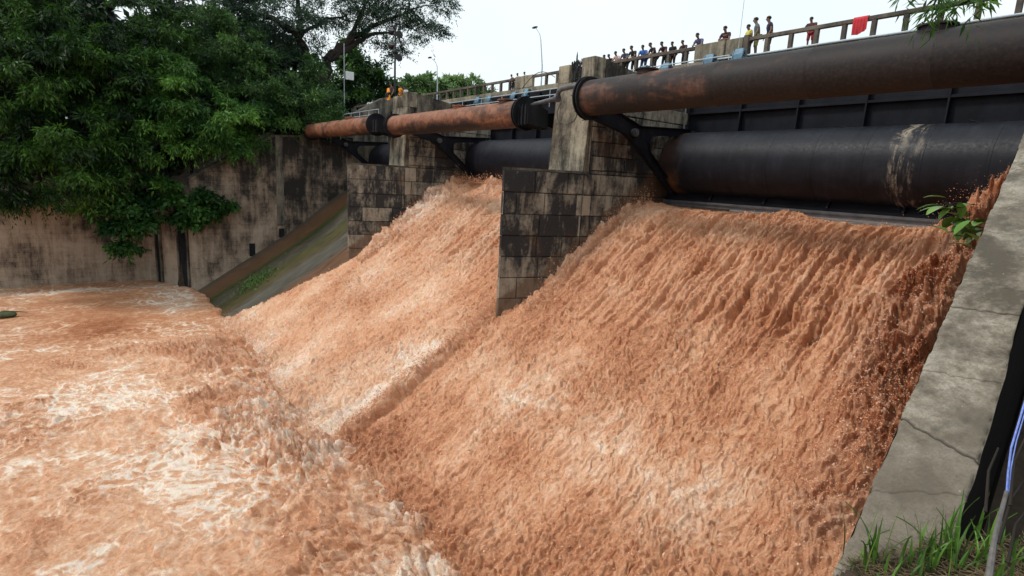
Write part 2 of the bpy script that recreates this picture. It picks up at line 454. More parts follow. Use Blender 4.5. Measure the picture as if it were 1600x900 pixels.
so = bpy.data.objects.new('sun', sun); col.objects.link(so)
sd = Vector((math.sin(SUN_AZ)*math.cos(SUN_EL), math.cos(SUN_AZ)*math.cos(SUN_EL), math.sin(SUN_EL)))
so.rotation_euler = sd.to_track_quat('Z', 'Y').to_euler()
cam = bpy.data.cameras.new('camera'); cam.sensor_width = 36; cam.lens = FPX/1600*36; cam.clip_end = 3000; cam.clip_start = .05
co = bpy.data.objects.new('camera', cam); col.objects.link(co)
from mathutils import Matrix
mw = Matrix(((CM[0,0], -CM[0,1], -CM[0,2]), (CM[1,0], -CM[1,1], -CM[1,2]), (CM[2,0], -CM[2,1], -CM[2,2])))
co.matrix_world = mw.to_4x4()
sc.camera = co
sc.view_settings.view_transform = 'Standard'; sc.view_settings.look = 'None'; sc.view_settings.gamma = 1
sc.view_settings.exposure = 0.38
sc.cycles.use_denoising = True
sc.cycles.max_bounces = 5; sc.cycles.diffuse_bounces = 3; sc.cycles.glossy_bounces = 2
sc.cycles.transmission_bounces = 2; sc.cycles.transparent_max_bounces = 4
sc.cycles.use_adaptive_sampling = True; sc.cycles.adaptive_threshold = 0.02

# ------------------------------------------------------------------ geometry constants
PU = np.array([-10, 6, 8.6, 12, 16.5, 18.5, 20.5, 22.7, 25.1, 27, 30.])
PZ = np.array([-24.5, -13.7, -12.05, -9.9, -7.04, -5.7, -4.1, -2.35, -1.2, -1.0, -.95])
_u = np.linspace(-10, 30, 1601); _z = np.interp(_u, PU, PZ)
_k = np.ones(61)/61; _zp = np.pad(_z, 30, mode='edge')
_zs = np.convolve(_zp, _k, 'valid'); _zs[:40] = _z[:40]; _zs[-40:] = _z[-40:]
def prof(u): return np.interp(u, _u, _zs)
_s = np.concatenate([[0], np.cumsum(np.hypot(np.diff(_u), np.diff(_zs)))])
def u_at_s(s): return np.interp(s, _s, _u)
def s_at_u(u): return np.interp(u, _u, _s)
YC = 22.73; PITCH = 20.1; HW = 1.36
POOL = -12.0

# coping line of the near wing wall
CD = ray(1861, -394); CD /= np.linalg.norm(CD)
CP = ray(1302, 900); CP = CP/np.linalg.norm(CP)*4.0
CN = np.array([CD[1], -CD[0], 0]); CN /= np.linalg.norm(CN)        # outwards, to the right
CUP = np.cross(CN, CD); CUP *= np.sign(CUP[2])
def on_coping(px, py):
    r = ray(px, py); q = r*((CP @ CUP)/(r @ CUP)); return (q-CP) @ CD, (q-CP) @ CN
print('coping', CP, CD, [on_coping(*p) for p in ((1302,900),(1600,210),(1600,480),(1500,815),(1478,500))])

# ------------------------------------------------------------------ ground sheet
G = MB(); G.add([(-1500,-1500,-16.),(1500,-1500,-16.),(1500,1500,-16.),(-1500,1500,-16.)], [(0,1,2,3)])
tag(G.build('ground', M['soilr']), kind='structure')

# ------------------------------------------------------------------ chute floor
us = np.linspace(-2, 33, 120); ys = np.array([-1., 8, 16, 24, 32, 40, 48, 56, 61.6])
UU, YY = np.meshgrid(us, ys, indexing='ij')
ZZ = prof(UU) - .55 - .55*sstep(27, 16, UU) * 0
ZZ = np.where(YY > 44, prof(UU) - .30*0 - .25, ZZ)
tag(np_mesh('spillway_chute', np.stack([UU, YY, ZZ], -1).reshape(-1, 3), grid_faces(len(us), len(ys)), M['chute']), kind='structure')

def clip01(x): return np.clip(x, 0, 1)
def flecks(name, P, r, label):
    n = len(P); g = np.random.default_rng(n)
    V = P[:, None, :]+g.normal(size=(n, 4, 3))*r[:, None, None]
    F = np.array([(0,1,2),(0,2,3),(0,3,1),(1,3,2)])[None]+(np.arange(n)*4)[:, None, None]
    return tag(np_mesh(name, V.reshape(-1, 3), F.reshape(-1, 3), M['froth'], smooth=False), label, 'froth', kind='stuff')
# ------------------------------------------------------------------ rushing water over the chutes
def yedge(u):      # far edge of the flowing sheet once it has passed the second pier
    return 43.3 + np.clip(16.8-u, 0, 20)*.62 + .35*pn(u*.8, 0*u+3.3, 41)
def chute_water():
    S0, S1 = s_at_u(7.2), s_at_u(28.3)
    s = np.arange(S0, S1, .035)
    t = np.linspace(0, 1, 1260)
    y = (11.)*((62./11.)**t) - 11 + 1.6           # finer near the camera
    y = 1.6 + (y-1.6)*(52-1.6)/(y[-1]-1.6)
    Sg, Yg = np.meshgrid(s, y, indexing='ij')
    U0 = u_at_s(Sg); Z0 = prof(U0)
    # surface normal in the X-Z plane
    dz = (prof(U0+.15)-prof(U0-.15))/.3
    L = np.sqrt(1+dz*dz); nx, nz = -dz/L, 1/L; tx, tz = 1/L, dz/L
    down = (S1-Sg)                                  # distance travelled
    age = sstep(.4, 5., down)
    # domain warp so nothing lies on a grid
    wx = .55*pn(Sg*.5, Yg*.5, 1)+.18*pn(Sg*1.7, Yg*1.7, 2); wy = .45*pn(Sg*.5, Yg*.5, 3)+.16*pn(Sg*1.7, Yg*1.7, 4)
    a, b = Sg+wx, Yg+wy
    a1 = Sg+.3*wx; b1 = Yg+.22*wy
    streak = .95-np.exp(-np.abs(pn(a1*.14, b1*2.5, 5))*9)*1.5     # rounded strands running down the flow, narrow grooves between
    streak2 = .6-1.6*np.exp(-np.abs(pn(a1*.20, b1*3.5, 6))*7)
    clump = np.abs(pn(a*.55, b*1.1, 7))*2.2
    clump2 = np.abs(pn(a*1.7, b*4.3, 8))*2.2
    clump3 = np.abs(pn(a*3.9, b*8.6, 9))*2.2
    fine = 2.2*np.abs(pn(a*8.0, b*15., 10))-.5; fine2 = pn(Sg*13., Yg*15., 11)
    amp = .55 + .6*sstep(-.3, .5, fbm(a*.16, b*.2, 3, 12))
    up1 = sstep(1.5, 4., down)*sstep(14, 8, down)
    h = age*amp*((.07+.27*up1)*(streak-.6) + (.06-.02*up1)*(clump-.4) + (.10-.02*up1)*(clump2-.4) + .09*(clump3-.4) + .055*fine + .02*fine2)
    h += (.25+.75*(1-age))*(.05*(.4-np.abs(pn(Sg*.12, Yg*1.6, 13))*2) + .02*streak2)*sstep(.2, 1.6, down)
    h -= .10*(1-age)*(Yg < 23)
    up1 = sstep(1.5, 4., down)*sstep(13, 8, down)
    h += up1*(.17*streak2 + .05*(.5-1.4*np.exp(-np.abs(pn(a1*.5, b1*4.2, 33))*6))) + .03*age*streak2
    # deep dark gaps between the strings of water in the upper half
    gap = sstep(.12, .34, pn(a1*.15, b1*2.6, 14)+.35*pn(a1*.7, b1*4.8, 15))*sstep(1.5, 4., down)*sstep(13.5, 8, down)
    h -= .32*gap
    # water piling up along the piers and the near wing wall
    lump = .55+.45*np.abs(pn(a*1.1, b*1.1, 16))*2 + .35*pn(a*2.6, b*2.6, 17)
    for yw, sg in ((YC-HW, -1), (YC+PITCH-HW, -1)):
        d = (yw-Yg)
        up_ = sstep(1., 3., down)*sstep(15.5, 10.5, down)
        h += .42*np.exp(-np.clip(d, 0, 9)**2/.55)*up_*lump*(d > -.4)
    d = YC+PITCH-HW-Yg
    h += .75*np.exp(-((d-.9)/1.2)**2)*sstep(1.5, 3.5, down)*sstep(16, 7, down)*lump*(d > -.4)
    wallY = 4.1
    c0 = 5.6+.35*np.sin(Sg*.55)+.5*pn(Sg*.35, Sg*0+1, 18)
    plume = np.exp(-((Yg-c0)/np.where(Yg > c0, 1.15, 1.3))**2)*sstep(1.2, 2.6, down)*sstep(19, 13, down)
    big = 1-np.abs(pn(a*.55, b*.6, 19))*1.8
    h += plume*(.80 + .50*(big-.2) + .26*clump2 + .11*clump3 + .04*fine)*(1.0-.2*sstep(4, 13, down))
    # the first surge under the gate end, thrown up against the wall
    h += .45*np.exp(-((Yg-5.7)/1.1)**2-((down-3.6)/1.3)**2)*(1+.5*clump2)
    # tumbling step behind each pier where two bays meet
    for yc in (YC,):
        yr = yc+.2+.14*pn(Sg*.7, Sg*0, 20)
        d = Yg-yr
        grow = sstep(s_at_u(17.2), s_at_u(12.), Sg)
        edge = sstep(-.10, .08, d+.22*pn(Sg*1.3, Yg*1.3, 21)+.12*pn(Sg*3.5, Yg*3.5, 24))
        grow = grow*(.35+.65*sstep(s_at_u(8.2), s_at_u(10.5), Sg))
        h += grow*edge*np.exp(-np.clip(d, 0, 30)/1.7)*(.30+.16*clump2)
        h -= grow*.22*np.exp(-((d+.22)/.22)**2)
    # froth boils as the sheet dives into the pool
    dive = sstep(s_at_u(10.5), s_at_u(8.0), Sg)
    h += dive*.10*(clump2+.6*clump3)
    h += (.22*(Yg > 23)+.34*sstep(32, 34, Yg))*np.exp(-((down-1.3)/1.0)**2) - .13*(Yg < 22)*np.exp(-((down-.9)/1.0)**2)
    h += .38*np.exp(-((Yg-4.9)/1.9)**2-((down-2.9)/1.3)**2)*(1+.12*clump2)
    # small surge domes right under the gate lip
    for yy, aa in ((13.4, .22), (20.6, .10), (25.8, .15), (37.5, .5), (35., .4), (32.5, .35), (30., .3)):
        h += aa*np.exp(-((Yg-yy)/.9)**2-((down-1.9)/1.0)**2)*(1+.4*clump2)
    # curling: push crests sideways and downstream
    cx = age*(.035*clump2 + .02*clump3 + .04*pn(a*4, b*4, 22)) - .16*plume*clump2
    cy = age*(.06*pn(a*3, b*3, 23) + .03*pn(a*8, b*8, 24))
    h *= 1
    X = U0 + nx*h + tx*cx; Z = Z0 + nz*h + tz*cx; Y = Yg + cy
    # colours: aeration
    band = np.exp(-((U0-(13.9+.5*pn(Yg*.3, Yg*0, 25)))/1.6)**2)*sstep(5.5, 9, Yg)*sstep(22.8, 20.5, Yg)
    lace = 1-np.abs(fbm(a*.5, b*.8, 4, 26))*4.5
    foam = .40+.40*fbm(a*.22, b*.3, 4, 27) + .25*band*(.8+.7*pn(a*1.5, b*2.2, 28)) + .10*clip01(lace)*age
    foam += .22*sstep(22.9, 24.2, Yg)*sstep(17, 14, U0)*np.exp(-np.clip(Yg-24.3, 0, 9)/1.6)*(1+pn(a*1.2, b*2, 29))
    foam += .13*sstep(23, 25, Yg)                    # the far bay is paler
    foam += .16*sstep(13, 8, U0)*(Yg > 23.5) - .12*sstep(11.5, 8.5, U0)*(Yg < 23)
    foam -= .08*(1-age)
    mud = clip01(1.25*plume*sstep(1.8, 4.5, down)*(1-.45*sstep(12, 17, down)))*clip01(.72+.9*fbm(a*.5, b*1.2, 3, 30))
    foam += .15*plume*clip01(pn(a*2, b*2, 31)*2)
    crest = clip01((h-.10)*2.2)*age*(1-.7*plume)
    # keep only where water flows
    ye = yedge(U0)
    keep = (Yg < ye)
    thin = sstep(0, 1.1, ye-Yg)*np.where(U0 < 17, 1, 1)
    Z = np.where(U0 < 16.8, Z0-.28 + (Z-Z0+.28)*thin, Z)
    keep &= ~((U0 > 17.5) & (Yg > 42.6))
    V = np.stack([X, Y, Z], -1).reshape(-1, 3)
    def grains(nn, w8, lo, hi, lab, sd):
        g = np.random.default_rng(sd); q = (w8*keep).ravel(); q = np.cumsum(q); ix = np.searchsorted(q, g.random(nn)*q[-1])
        P = V[ix]+g.normal(size=(nn, 3))*.03; off = .045*np.abs(g.normal(size=nn)); P[:, 0] += nx.ravel()[ix]*off; P[:, 2] += nz.ravel()[ix]*off
        flecks('froth', P, lo+(hi-lo)*g.random(nn)**2.5, lab)
    dens = np.gradient(y)[None, :]*np.ones_like(Yg)
    grains(120000, dens*age*(Yg < 22.9)*(.25+clip01(h*3)), .005, .021, 'loose froth flecks tossed over the near torrent', 5)
    grains(45000, dens*age*(Yg > 22.9)*(.25+clip01(h*3)), .010, .028, 'loose froth flecks tossed over the middle torrent', 6)
    grains(60000, dens*plume*sstep(1.5, 3, down), .004, .012, 'dark froth flecks in the surge along the near wing wall', 7)
    o = np_mesh('water', V, grid_faces(len(s), len(y), keep), M['water'], attrs={'foam': foam, 'mud': clip01(mud), 'crest': crest})
    return tag(o, kind='structure')
chute_water()

# ------------------------------------------------------------------ boiling pool
def pool():
    us = np.concatenate([np.arange(-16, -6, .16), np.arange(-6, 12.5, .05)])
    t = np.linspace(0, 1, 1000)
    y = 18.*((78./18.)**t)-18
    y = 4 + y*(67.6-4)/y[-1]
    U0, Y0 = np.meshgrid(us, y, indexing='ij')
    wx = .9*pn(U0*.22, Y0*.22, 51)+.28*pn(U0*.8, Y0*.8, 52)+.10*pn(U0*2.2, Y0*2.2, 81); wy = .9*pn(U0*.22, Y0*.22, 53)+.28*pn(U0*.8, Y0*.8, 54)+.10*pn(U0*2.2, Y0*2.2, 82)
    a, b = U0+wx, Y0+wy
    foot = 8.55 + .55*pn(Y0*.25, Y0*0, 55) + .25*pn(Y0*.9, Y0*0, 56) - .9*np.exp(-((Y0-29)/4.5)**2)
    d = foot-U0                                     # distance downstream of the dive line
    fade = sstep(47.5, 41, Y0)                      # quiet water beyond the last jet
    roar = np.exp(-((d-1.6)/2.4)**2)*fade
    turb = (.16+.84*np.exp(-np.clip(d-1, 0, 40)/6.5))*(.10+.90*fade)
    c1 = .5-np.abs(pn(a*.36, b*.36, 57))*2; c2 = .5-np.abs(pn(a*.85, b*.85, 58))*2
    c3 = np.abs(pn(a*2.1, b*2.1, 59))*2.2-.5; c4 = np.abs(pn(a*4.8, b*4.8, 60))*2.2-.5; f = 2.2*np.abs(pn(a*9.5, b*9.5, 61))-.5
    spot = sstep(.02, .45, fbm(a*.22, b*.22, 3, 62))
    h = .10*pn(U0*.15, Y0*.15, 63) + turb*(.16*c1+.13*c2+.10*c3+.055*c4+.032*f+.03*pn(U0*15, Y0*15, 75))
    h += .12*np.exp(-((d-.5)/.9)**2)*fade*(1+.5*c3)*np.where(Y0 > 23, .3, 1.)
    h += roar*(.0+.12*c2+.09*c3+.035*c4+.015*f) + turb*spot*(.26+.20*c3+.16*c4+.10*f)
    h = np.where(d < .1, h-1.3*sstep(.1, -1.3, d), h)
    X = U0 - .22*turb*c2 - .08*turb*c3 - .05*turb*c4 + .08*pn(a*3, b*3, 64)*turb
    Y = Y0 + .14*turb*pn(a*2.2, b*2.2, 65) + .07*turb*pn(a*5, b*5, 66)
    Z = POOL + h
    lace = clip01(1-np.abs(fbm(a*.42, b*.42, 3, 67))*11)
    lace2 = clip01(1-np.abs(fbm(a*1.0, b*1.0, 3, 68))*8)
    lace3 = clip01(1-np.abs(fbm(a*2.3, b*2.3, 2, 76))*5)
    patch = sstep(-.22, .18, fbm(a*.13, b*.13, 3, 69))
    foam = .40 + .42*lace*(.4+.6*patch) + .50*lace2*(.3+.7*patch) + .40*lace3*(.25+.75*patch) + .07*patch*(1-spot)*sstep(2.5, 5, d) + .15*fbm(a*.6, b*.6, 3, 70)
    foam += .12*np.exp(-((d-6.5)/3.5)**2)*fade + .10*np.exp(-((d-1.)/2.)**2)*fade*pn(a*.5, b*.5, 79)*2
    foam += .22*sstep(2.6, .8, d)*sstep(23.5, 22, Y0) - .22*spot*turb*(1-roar)
    calm = 1-fade
    foam = np.where(calm > 0, foam*(1-.25*calm), foam)
    foam += .62*np.exp(-((U0-(5.8+.10*(Y0-56)+.9*pn(Y0*.3, Y0*0, 71)))/1.7)**2)*sstep(50, 53, Y0)*sstep(66.5, 64, Y0)*(.5+lace)
    foam += .75*np.exp(-((Y0-(63.6+.9*pn(U0*.3, U0*0, 72)))/1.1)**2)*sstep(5, 0, U0)*(.4+lace2+lace)
    foam += .35*np.exp(-((Y0-(57+1.5*pn(U0*.25, U0*0, 77)))/.8)**2)*sstep(6, 1, U0)*lace2
    foam -= .35*np.exp(-((U0-.5)/2.6)**2-((Y0-48)/3.6)**2)
    mud = clip01(.45*spot*turb*(1-roar)*(.6+c3) + .22*calm*(1-lace))*.8
    crest = clip01((h-.15)*1.4)*.8
    V = np.stack([X, Y, Z], -1).reshape(-1, 3)
    keep = (U0 < foot+1.6) | (Y0 > 43)
    g = np.random.default_rng(8); nn = 80000
    q = np.cumsum(((np.gradient(us)[:, None]*np.gradient(y)[None, :])*keep*(U0 > -9)*turb*(.25+.35*roar+.8*spot+clip01(h*2))).ravel()); ix = np.searchsorted(q, g.random(nn)*q[-1])
    P = V[ix]+g.normal(size=(nn, 3))*.04; P[:, 2] += .06*np.abs(g.normal(size=nn))*(1+2*roar.ravel()[ix])
    flecks('froth', P, .005+.017*g.random(nn)**2.5, 'loose froth flecks dancing over the boiling pool')
    tag(np_mesh('water', V, grid_faces(len(us), len(y), keep), M['water'], attrs={'foam': foam, 'mud': mud, 'crest': crest}), kind='structure')
    us2 = np.linspace(-300, -15.8, 60); ys2 = np.linspace(-60, 67.6, 60)
    A, B = np.meshgrid(us2, ys2, indexing='ij')
    Z2 = POOL + .02*pn(A, B, 73)
    tag(np_mesh('water', np.stack([A, B, Z2], -1).reshape(-1, 3), grid_faces(60, 60), M['water'],
                attrs={'foam': .35+.3*fbm(A*.1, B*.1, 3, 74), 'mud': A*0+.1, 'crest': A*0}), kind='structure')
pool()
print('water ok')

# ------------------------------------------------------------------ spray: thrown drops
def drops(name, P, r, label):
    n = len(P)
    oct_ = np.array([(1,0,0),(-1,0,0),(0,1,0),(0,-1,0),(0,0,1),(0,0,-1)], float)
    of = np.array([(0,2,4),(2,1,4),(1,3,4),(3,0,4),(2,0,5),(1,2,5),(3,1,5),(0,3,5)])
    jit = 1+.5*(rng.random((n, 6, 1))-.5)
    st = np.stack([.8+.5*rng.random(n), .8+.5*rng.random(n), .8+.6*rng.random(n)], -1)
    V = P[:, None, :] + oct_[None]*jit*st[:, None, :]*r[:, None, None]
    F = of[None] + (np.arange(n)*6)[:, None, None]
    o = np_mesh(name, V.reshape(-1, 3), F.reshape(-1, 3), M['spray'], smooth=True)
    return tag(o, label, 'spray', kind='stuff')
def rnd(n): return rng.random(n)
def gauss(n): return rng.normal(size=n)
n = 8000
u = 25.6-11.*rnd(n)**1.3; y = 5.6+.8*gauss(n)
z = prof(u)+.6+.6*np.abs(gauss(n))*np.exp(-((u-24.6)/3.)**2)+.25*gauss(n)
P1 = np.stack([u, y, z], -1)
n = 1300
y = 5.0+.9*rnd(n); u = 24.4+.7*gauss(n); z = -.1+.45*gauss(n)
P1 = np.concatenate([P1, np.stack([u, y, z], -1)])
drops('spray', P1, .005+.014*rnd(len(P1))**3, 'muddy orange drops thrown up along the near wing wall')
n = 3600
u = 25.5-9*rnd(n); y = YC+PITCH-HW-.2-1.3*rnd(n); z = prof(u)+.25+.9*np.abs(gauss(n))*.6*sstep(15, 21, u)
y2 = 34+7*rnd(n); u2 = 25.6+.5*gauss(n); z2 = -.55+.30*np.abs(gauss(n))
P2 = np.concatenate([np.stack([u, y, z], -1), np.stack([u2, y2, z2], -1)[:1500]])
drops('spray', P2, .015+.035*rnd(len(P2))**2, 'pale orange drops leaping along the left pier of the middle bay')
n = 14000
y = 12+34*rnd(n); u = 7.2+1.3*gauss(n)-.9*np.exp(-((y-29)/4.5)**2); z = POOL+.5+.55*np.abs(gauss(n))
P3 = np.stack([u, y, z], -1)
drops('spray', P3, .006+.016*rnd(n)**2.5, 'orange spray hanging over the line where the chutes plunge into the pool')
n = 2600
u = 25.4-8.5*rnd(n); y = YC-HW-.1-.7*rnd(n); z = prof(u)+.25+.45*np.abs(gauss(n))
u2 = 17-8.5*rnd(n); y2 = YC+.25+.35*np.abs(gauss(n)); z2 = prof(u2)+.45+.18*np.abs(gauss(n))
P4 = np.concatenate([np.stack([u, y, z], -1), np.stack([u2, y2, z2], -1)])
drops('spray', P4, .010+.025*rnd(len(P4))**2, 'fine orange spray beside the near masonry pier and behind its nose')

# ------------------------------------------------------------------ masonry
def block_face(mb, p0, d, L, nrm, z0, z1, hrow, wmin, wmax, topf=None, tones=None, seed=0, jut=.02, rowtone=None):
    rr = random.Random(seed)
    z = z1; row = 0
    while z > z0:
        zb = max(z0, z-hrow); x = -rr.random()*wmin*.8 if row % 2 else 0
        while x < L:
            wd = wmin+(wmax-wmin)*rr.random()
            a, b = max(0, x), min(L, x+wd)
            x += wd
            if b-a < .12: continue
            zt = z
            if topf is not None:
                zt = min(z, topf(max(a, b)))
                if zt-zb < .12: continue
            g = .012+.012*rr.random(); ch = .02+.02*rr.random(); out = rr.random()*jut*2
            tn = min(1, max(0, rr.gauss(.32, .2)))
            if rr.random() < .13: tn = .95
            if tones: tn = tones((a+b)/2, (zt+zb)/2, tn)
            P = lambda s_, z_, o_: (p0[0]+d[0]*s_+nrm[0]*o_, p0[1]+d[1]*s_+nrm[1]*o_, z_)
            A0, A1, Zb, Zt = a+g, b-g, zb+g, zt-g
            vs = [P(A0,Zb,-.10), P(A1,Zb,-.10), P(A1,Zt,-.10), P(A0,Zt,-.10),
                  P(A0,Zb,out), P(A1,Zb,out), P(A1,Zt,out), P(A0,Zt,out),
                  P(A0+ch,Zb+ch,out+ch), P(A1-ch,Zb+ch,out+ch), P(A1-ch,Zt-ch,out+ch), P(A0+ch,Zt-ch,out+ch)]
            fs = [(0,1,5,4),(1,2,6,5),(2,3,7,6),(3,0,4,7),(4,5,9,8),(5,6,10,9),(6,7,11,10),(7,4,8,11),(8,9,10,11)]
            mb.add(vs, fs, tn)
        z -= hrow; row += 1

def pier(yc, name, label, seed):
    t = thing(name, label, 'pier', (16.5, yc, -8.), 0, 'masonry piers between the spillway bays')
    off = lambda mb: [(x-16.5, y-yc, z+8.) for x, y, z in mb.v]
    def fin(mb, nm, mat, smooth=False):
        mb.v = off(mb); return mb.build(nm, mat, t, smooth)
    # masonry nose and body
    core = MB()
    core.prism_z([(16.62, yc), (20.6, yc-HW+.06), (34, yc-HW+.06), (34, yc+HW-.06), (20.6, yc+HW-.06)], -14., .36, .0)
    core.prism_y([(20.75, .30), (34, .30), (34, 4.1), (20.75, 4.1)], yc-HW+.06, yc+HW-.06, .0)
    fin(core, 'core', M['capc'])
    L = math.hypot(4.1, HW)
    b = MB()
    dn = (4.1/L, -HW/L); nn = (-HW/L, -4.1/L)
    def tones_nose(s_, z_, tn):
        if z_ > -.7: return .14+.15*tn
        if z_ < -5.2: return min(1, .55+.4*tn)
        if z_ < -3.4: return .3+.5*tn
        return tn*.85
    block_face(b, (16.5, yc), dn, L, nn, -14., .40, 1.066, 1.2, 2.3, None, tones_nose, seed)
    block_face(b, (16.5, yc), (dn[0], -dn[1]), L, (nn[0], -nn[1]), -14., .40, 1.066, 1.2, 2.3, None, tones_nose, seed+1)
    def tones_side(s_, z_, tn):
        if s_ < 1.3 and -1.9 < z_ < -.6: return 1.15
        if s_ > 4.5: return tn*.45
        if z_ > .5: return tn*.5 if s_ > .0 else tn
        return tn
    for sgn, sd_ in ((-1, 2), (1, 3)):
        yy = yc+sgn*HW
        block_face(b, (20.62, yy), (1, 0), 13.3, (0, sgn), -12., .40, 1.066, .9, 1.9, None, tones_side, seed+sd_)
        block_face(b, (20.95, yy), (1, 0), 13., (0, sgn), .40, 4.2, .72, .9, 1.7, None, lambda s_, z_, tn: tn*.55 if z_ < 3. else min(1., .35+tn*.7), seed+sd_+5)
    fin(b, 'masonry_blocks', M['block'])
    cap = MB(); cap.prism_z([(16.47, yc), (20.55, yc-HW-.03), (20.9, yc-HW-.03), (20.9, yc+HW+.03), (20.55, yc+HW+.03)], .40, .52, .4)
    fin(cap, 'nose_cap', M['capc'])
    # column: shaft and two horns with the cable notch between
    c = MB()
    c.prism_y([(20.52, .52), (20.93, .52), (20.98, 5.0), (20.80, 5.0)], yc-HW+.02, yc+HW-.02)
    c.box(20.80, 21.6, yc-HW+.02, yc-.42, 5.0, 6.12, .5, .03)
    c.box(20.80, 21.6, yc+.50, yc+HW-.02, 5.0, 5.92, .5, .03)
    fin(c, 'column', M['colm'])
    wv = MB()
    for y0, y1 in ((yc-HW+.0, yc-HW+.55), (yc+HW-.55, yc+HW-.0)):
        wv.prism_y([(21.6, 4.2), (34, 4.2), (34, 4.55), (29.3, 5.0), (23.5, 5.80), (21.6, 6.05)], y0, y1)
    wv.box(21.6, 34, yc-HW+.56, yc+HW-.56, 4.12, 4.6)
    fin(wv, 'upper_wall', M['wallc'])
    return t
pier(YC, 'bridge_pier', 'masonry pier with pointed nose between the nearest gate and the middle gate', 11)
pier(YC+PITCH, 'bridge_pier', 'farther masonry pier beside the dry mossy chute, people on its top', 47)

# cable coil in the notch of the near column
t = thing('cable_coil', 'coil of black cables stuffed in the notch atop the near pier column', 'cable', (21.1, YC, 5.0))
cb = MB()
for k in range(10):
    r_ = .30+.12*random.random(); pts = []
    oy = -.36+.095*k; 
    for i in range(17):
        a = 2*PI*i/16
        pts.append((-.12+.06*random.random()+.05*math.sin(a+k), oy+.06*math.cos(a)+.04*math.sin(2*a+k), .58+(r_+.16)*math.sin(a)))
    cb.tube(pts, .03, 6, False)
cb.build('cable_loops', M['cable'], t, True)
hk = MB(); hk.beam((0,-.36,.95),(0,.44,.95), .06, .06); hk.tube([(0,.30,.95),(.02,.32,1.35),(0,.30,1.55)], [.05,.04,.01], 6)
hk.build('hook_bar', M['cable'], t)

# ------------------------------------------------------------------ gates
ARM = [(19.6,3.25),(19.91,3.40),(21.41,3.63),(23.5,2.98),(27.93,3.19),(27.99,2.84),(24.9,2.62),(24.45,2.50),(24.30,2.2),(24.45,1.75),(27.25,-.40),(26.75,-.42),(23.3,2.05),(22.4,2.55),(20.19,3.02),(19.6,2.9)]
def gate(yr, yl, label, arms=(1, -1)):
    """yr..yl: the clear width of the bay"""
    t = thing('spillway_gate', label, 'gate', (27.5, yr, -1.), 0, 'black steel spillway gates')
    def fin(mb, nm, mat, smooth=False, parent=None):
        mb.v = [(x-27.5, y-yr, z+1.) for x, y, z in mb.v]; return mb.build(nm, mat, parent or t, smooth)
    W = yl-yr
    d = MB(); n_ = 9; pts = []; rad = []
    for i in range(n_):
        y = yr+.35+(W-.7)*i/(n_-1)
        pts += [(27.6, y-.06, 1.28), (27.6, y-.05, 1.28), (27.6, y+.05, 1.28), (27.6, y+.06, 1.28)]; rad += [1.70, 1.708, 1.708, 1.70]
    pts = [(27.6, yr+.15, 1.28)]+pts[1:-1]+[(27.6, yl-.12, 1.28)]; rad = [1.35]+rad[1:-1]+[1.35]
    pts[1] = (27.6, yr+.42, 1.28); pts[-2] = (27.6, yl-.42, 1.28)
    d.tube(pts, rad, 64)
    dr = fin(d, 'drum', M['drum'], True)
    for yy in (yl-1.6, yr+3.2, yl-9.4):
        lg = MB()
        pp = [(27.55+.25*math.cos(a), yy+.45*math.sin(a), 2.99+.05) for a in np.linspace(0, PI, 7)]
        lg.tube([(p[0]-.1, p[1]*1., 2.93+.14*math.sin(i/6*PI)) for i, p in enumerate(pp)], .02, 6)
        fin(lg, 'lifting_loop', M['steel'], True)
    # flat skin above the drum with ribs
    sk = MB(); sk.box(28.62, 28.72, yr+.03, yl-.03, 2.0, 6.6); fin(sk, 'skin_plate', M['steel'])
    k = int(round(W/3.05))
    for i in range(1, k+1):
        yy = yl-.35-3.08*i
        if yy < yr+.2: break
        r_ = MB(); r_.prism_y([(28.61,2.6),(28.28,2.6),(28.42,6.5),(28.61,6.5)], yy-.035, yy+.035); fin(r_, 'rib', M['steel'])
    hr = MB(); hr.box(28.36, 28.60, yr+.1, yl-.1, 4.08, 4.20, .5, .01); hr.box(28.34, 28.60, yr+.1, yl-.1, 6.0, 6.14, .5, .01); fin(hr, 'girder', M['steel'])
    # lower apron plates down to the lip
    lp = MB(); lp.prism_y([(27.35,-.05),(28.3,.10),(28.3,-.85),(26.95,-.72),(26.95,-.62)], yr+.2, yl-.2); fin(lp, 'lip_plate', M['steel'])
    le = MB(); le.box(26.82, 27.05, yr+.12, yl-.12, -.86, -.74, .5, .015); le.box(26.9, 27.0, yr+.12, yl-.12, -1.02, -.87); fin(le, 'lip_edge', M['dkpipe'])
    for i in range(1, int(W/3.0)+1):
        yy = yl-.2-3.02*i
        if yy < yr+.3: break
        r_ = MB(); r_.prism_y([(27.2,.1),(27.42,.1),(26.93,-.60),(26.80,-.60),(26.86,-.50)], yy-.04, yy+.04); fin(r_, 'lip_rib', M['steel'])
    for s_, yy in ((1, yl-.78), (-1, yr+.78)):
        if s_ not in arms: continue
        ar = MB()
        ar.prism_y(ARM, yy-.03, yy+.03)
        # flanges round the web make the plate girder
        n2 = len(ARM)
        for i in range(n2-1):
            a, b = ARM[i], ARM[i+1]
            if abs(a[0]-27.95) < .05 and abs(b[0]-27.95) < .05: continue
            ar.beam((a[0], yy, a[1]), (b[0], yy, b[1]), .34, .035)
        fin(ar, 'arm', M['steel'])
        bs = MB(); bs.cyl((23.1, yy, 2.62), .20, (0,1,0), .5, 20); bs.cyl((23.1, yy, 2.62), .11, (0,1,0), .62, 14); fin(bs, 'arm_pin', M['dkpipe'], True)
        ed = MB(); ed.tube([(27.6, yy+s_*.36, 1.28), (27.6, yy+s_*.43, 1.28)], [1.5, 1.5], 48); fin(ed, 'end_disc', M['steel'], True)
    st = MB(); st.box(28.2, 28.28, yl-.06, yl-.0, 2.9, 4.9); fin(st, 'seal_strip', M['grey'])
    return t
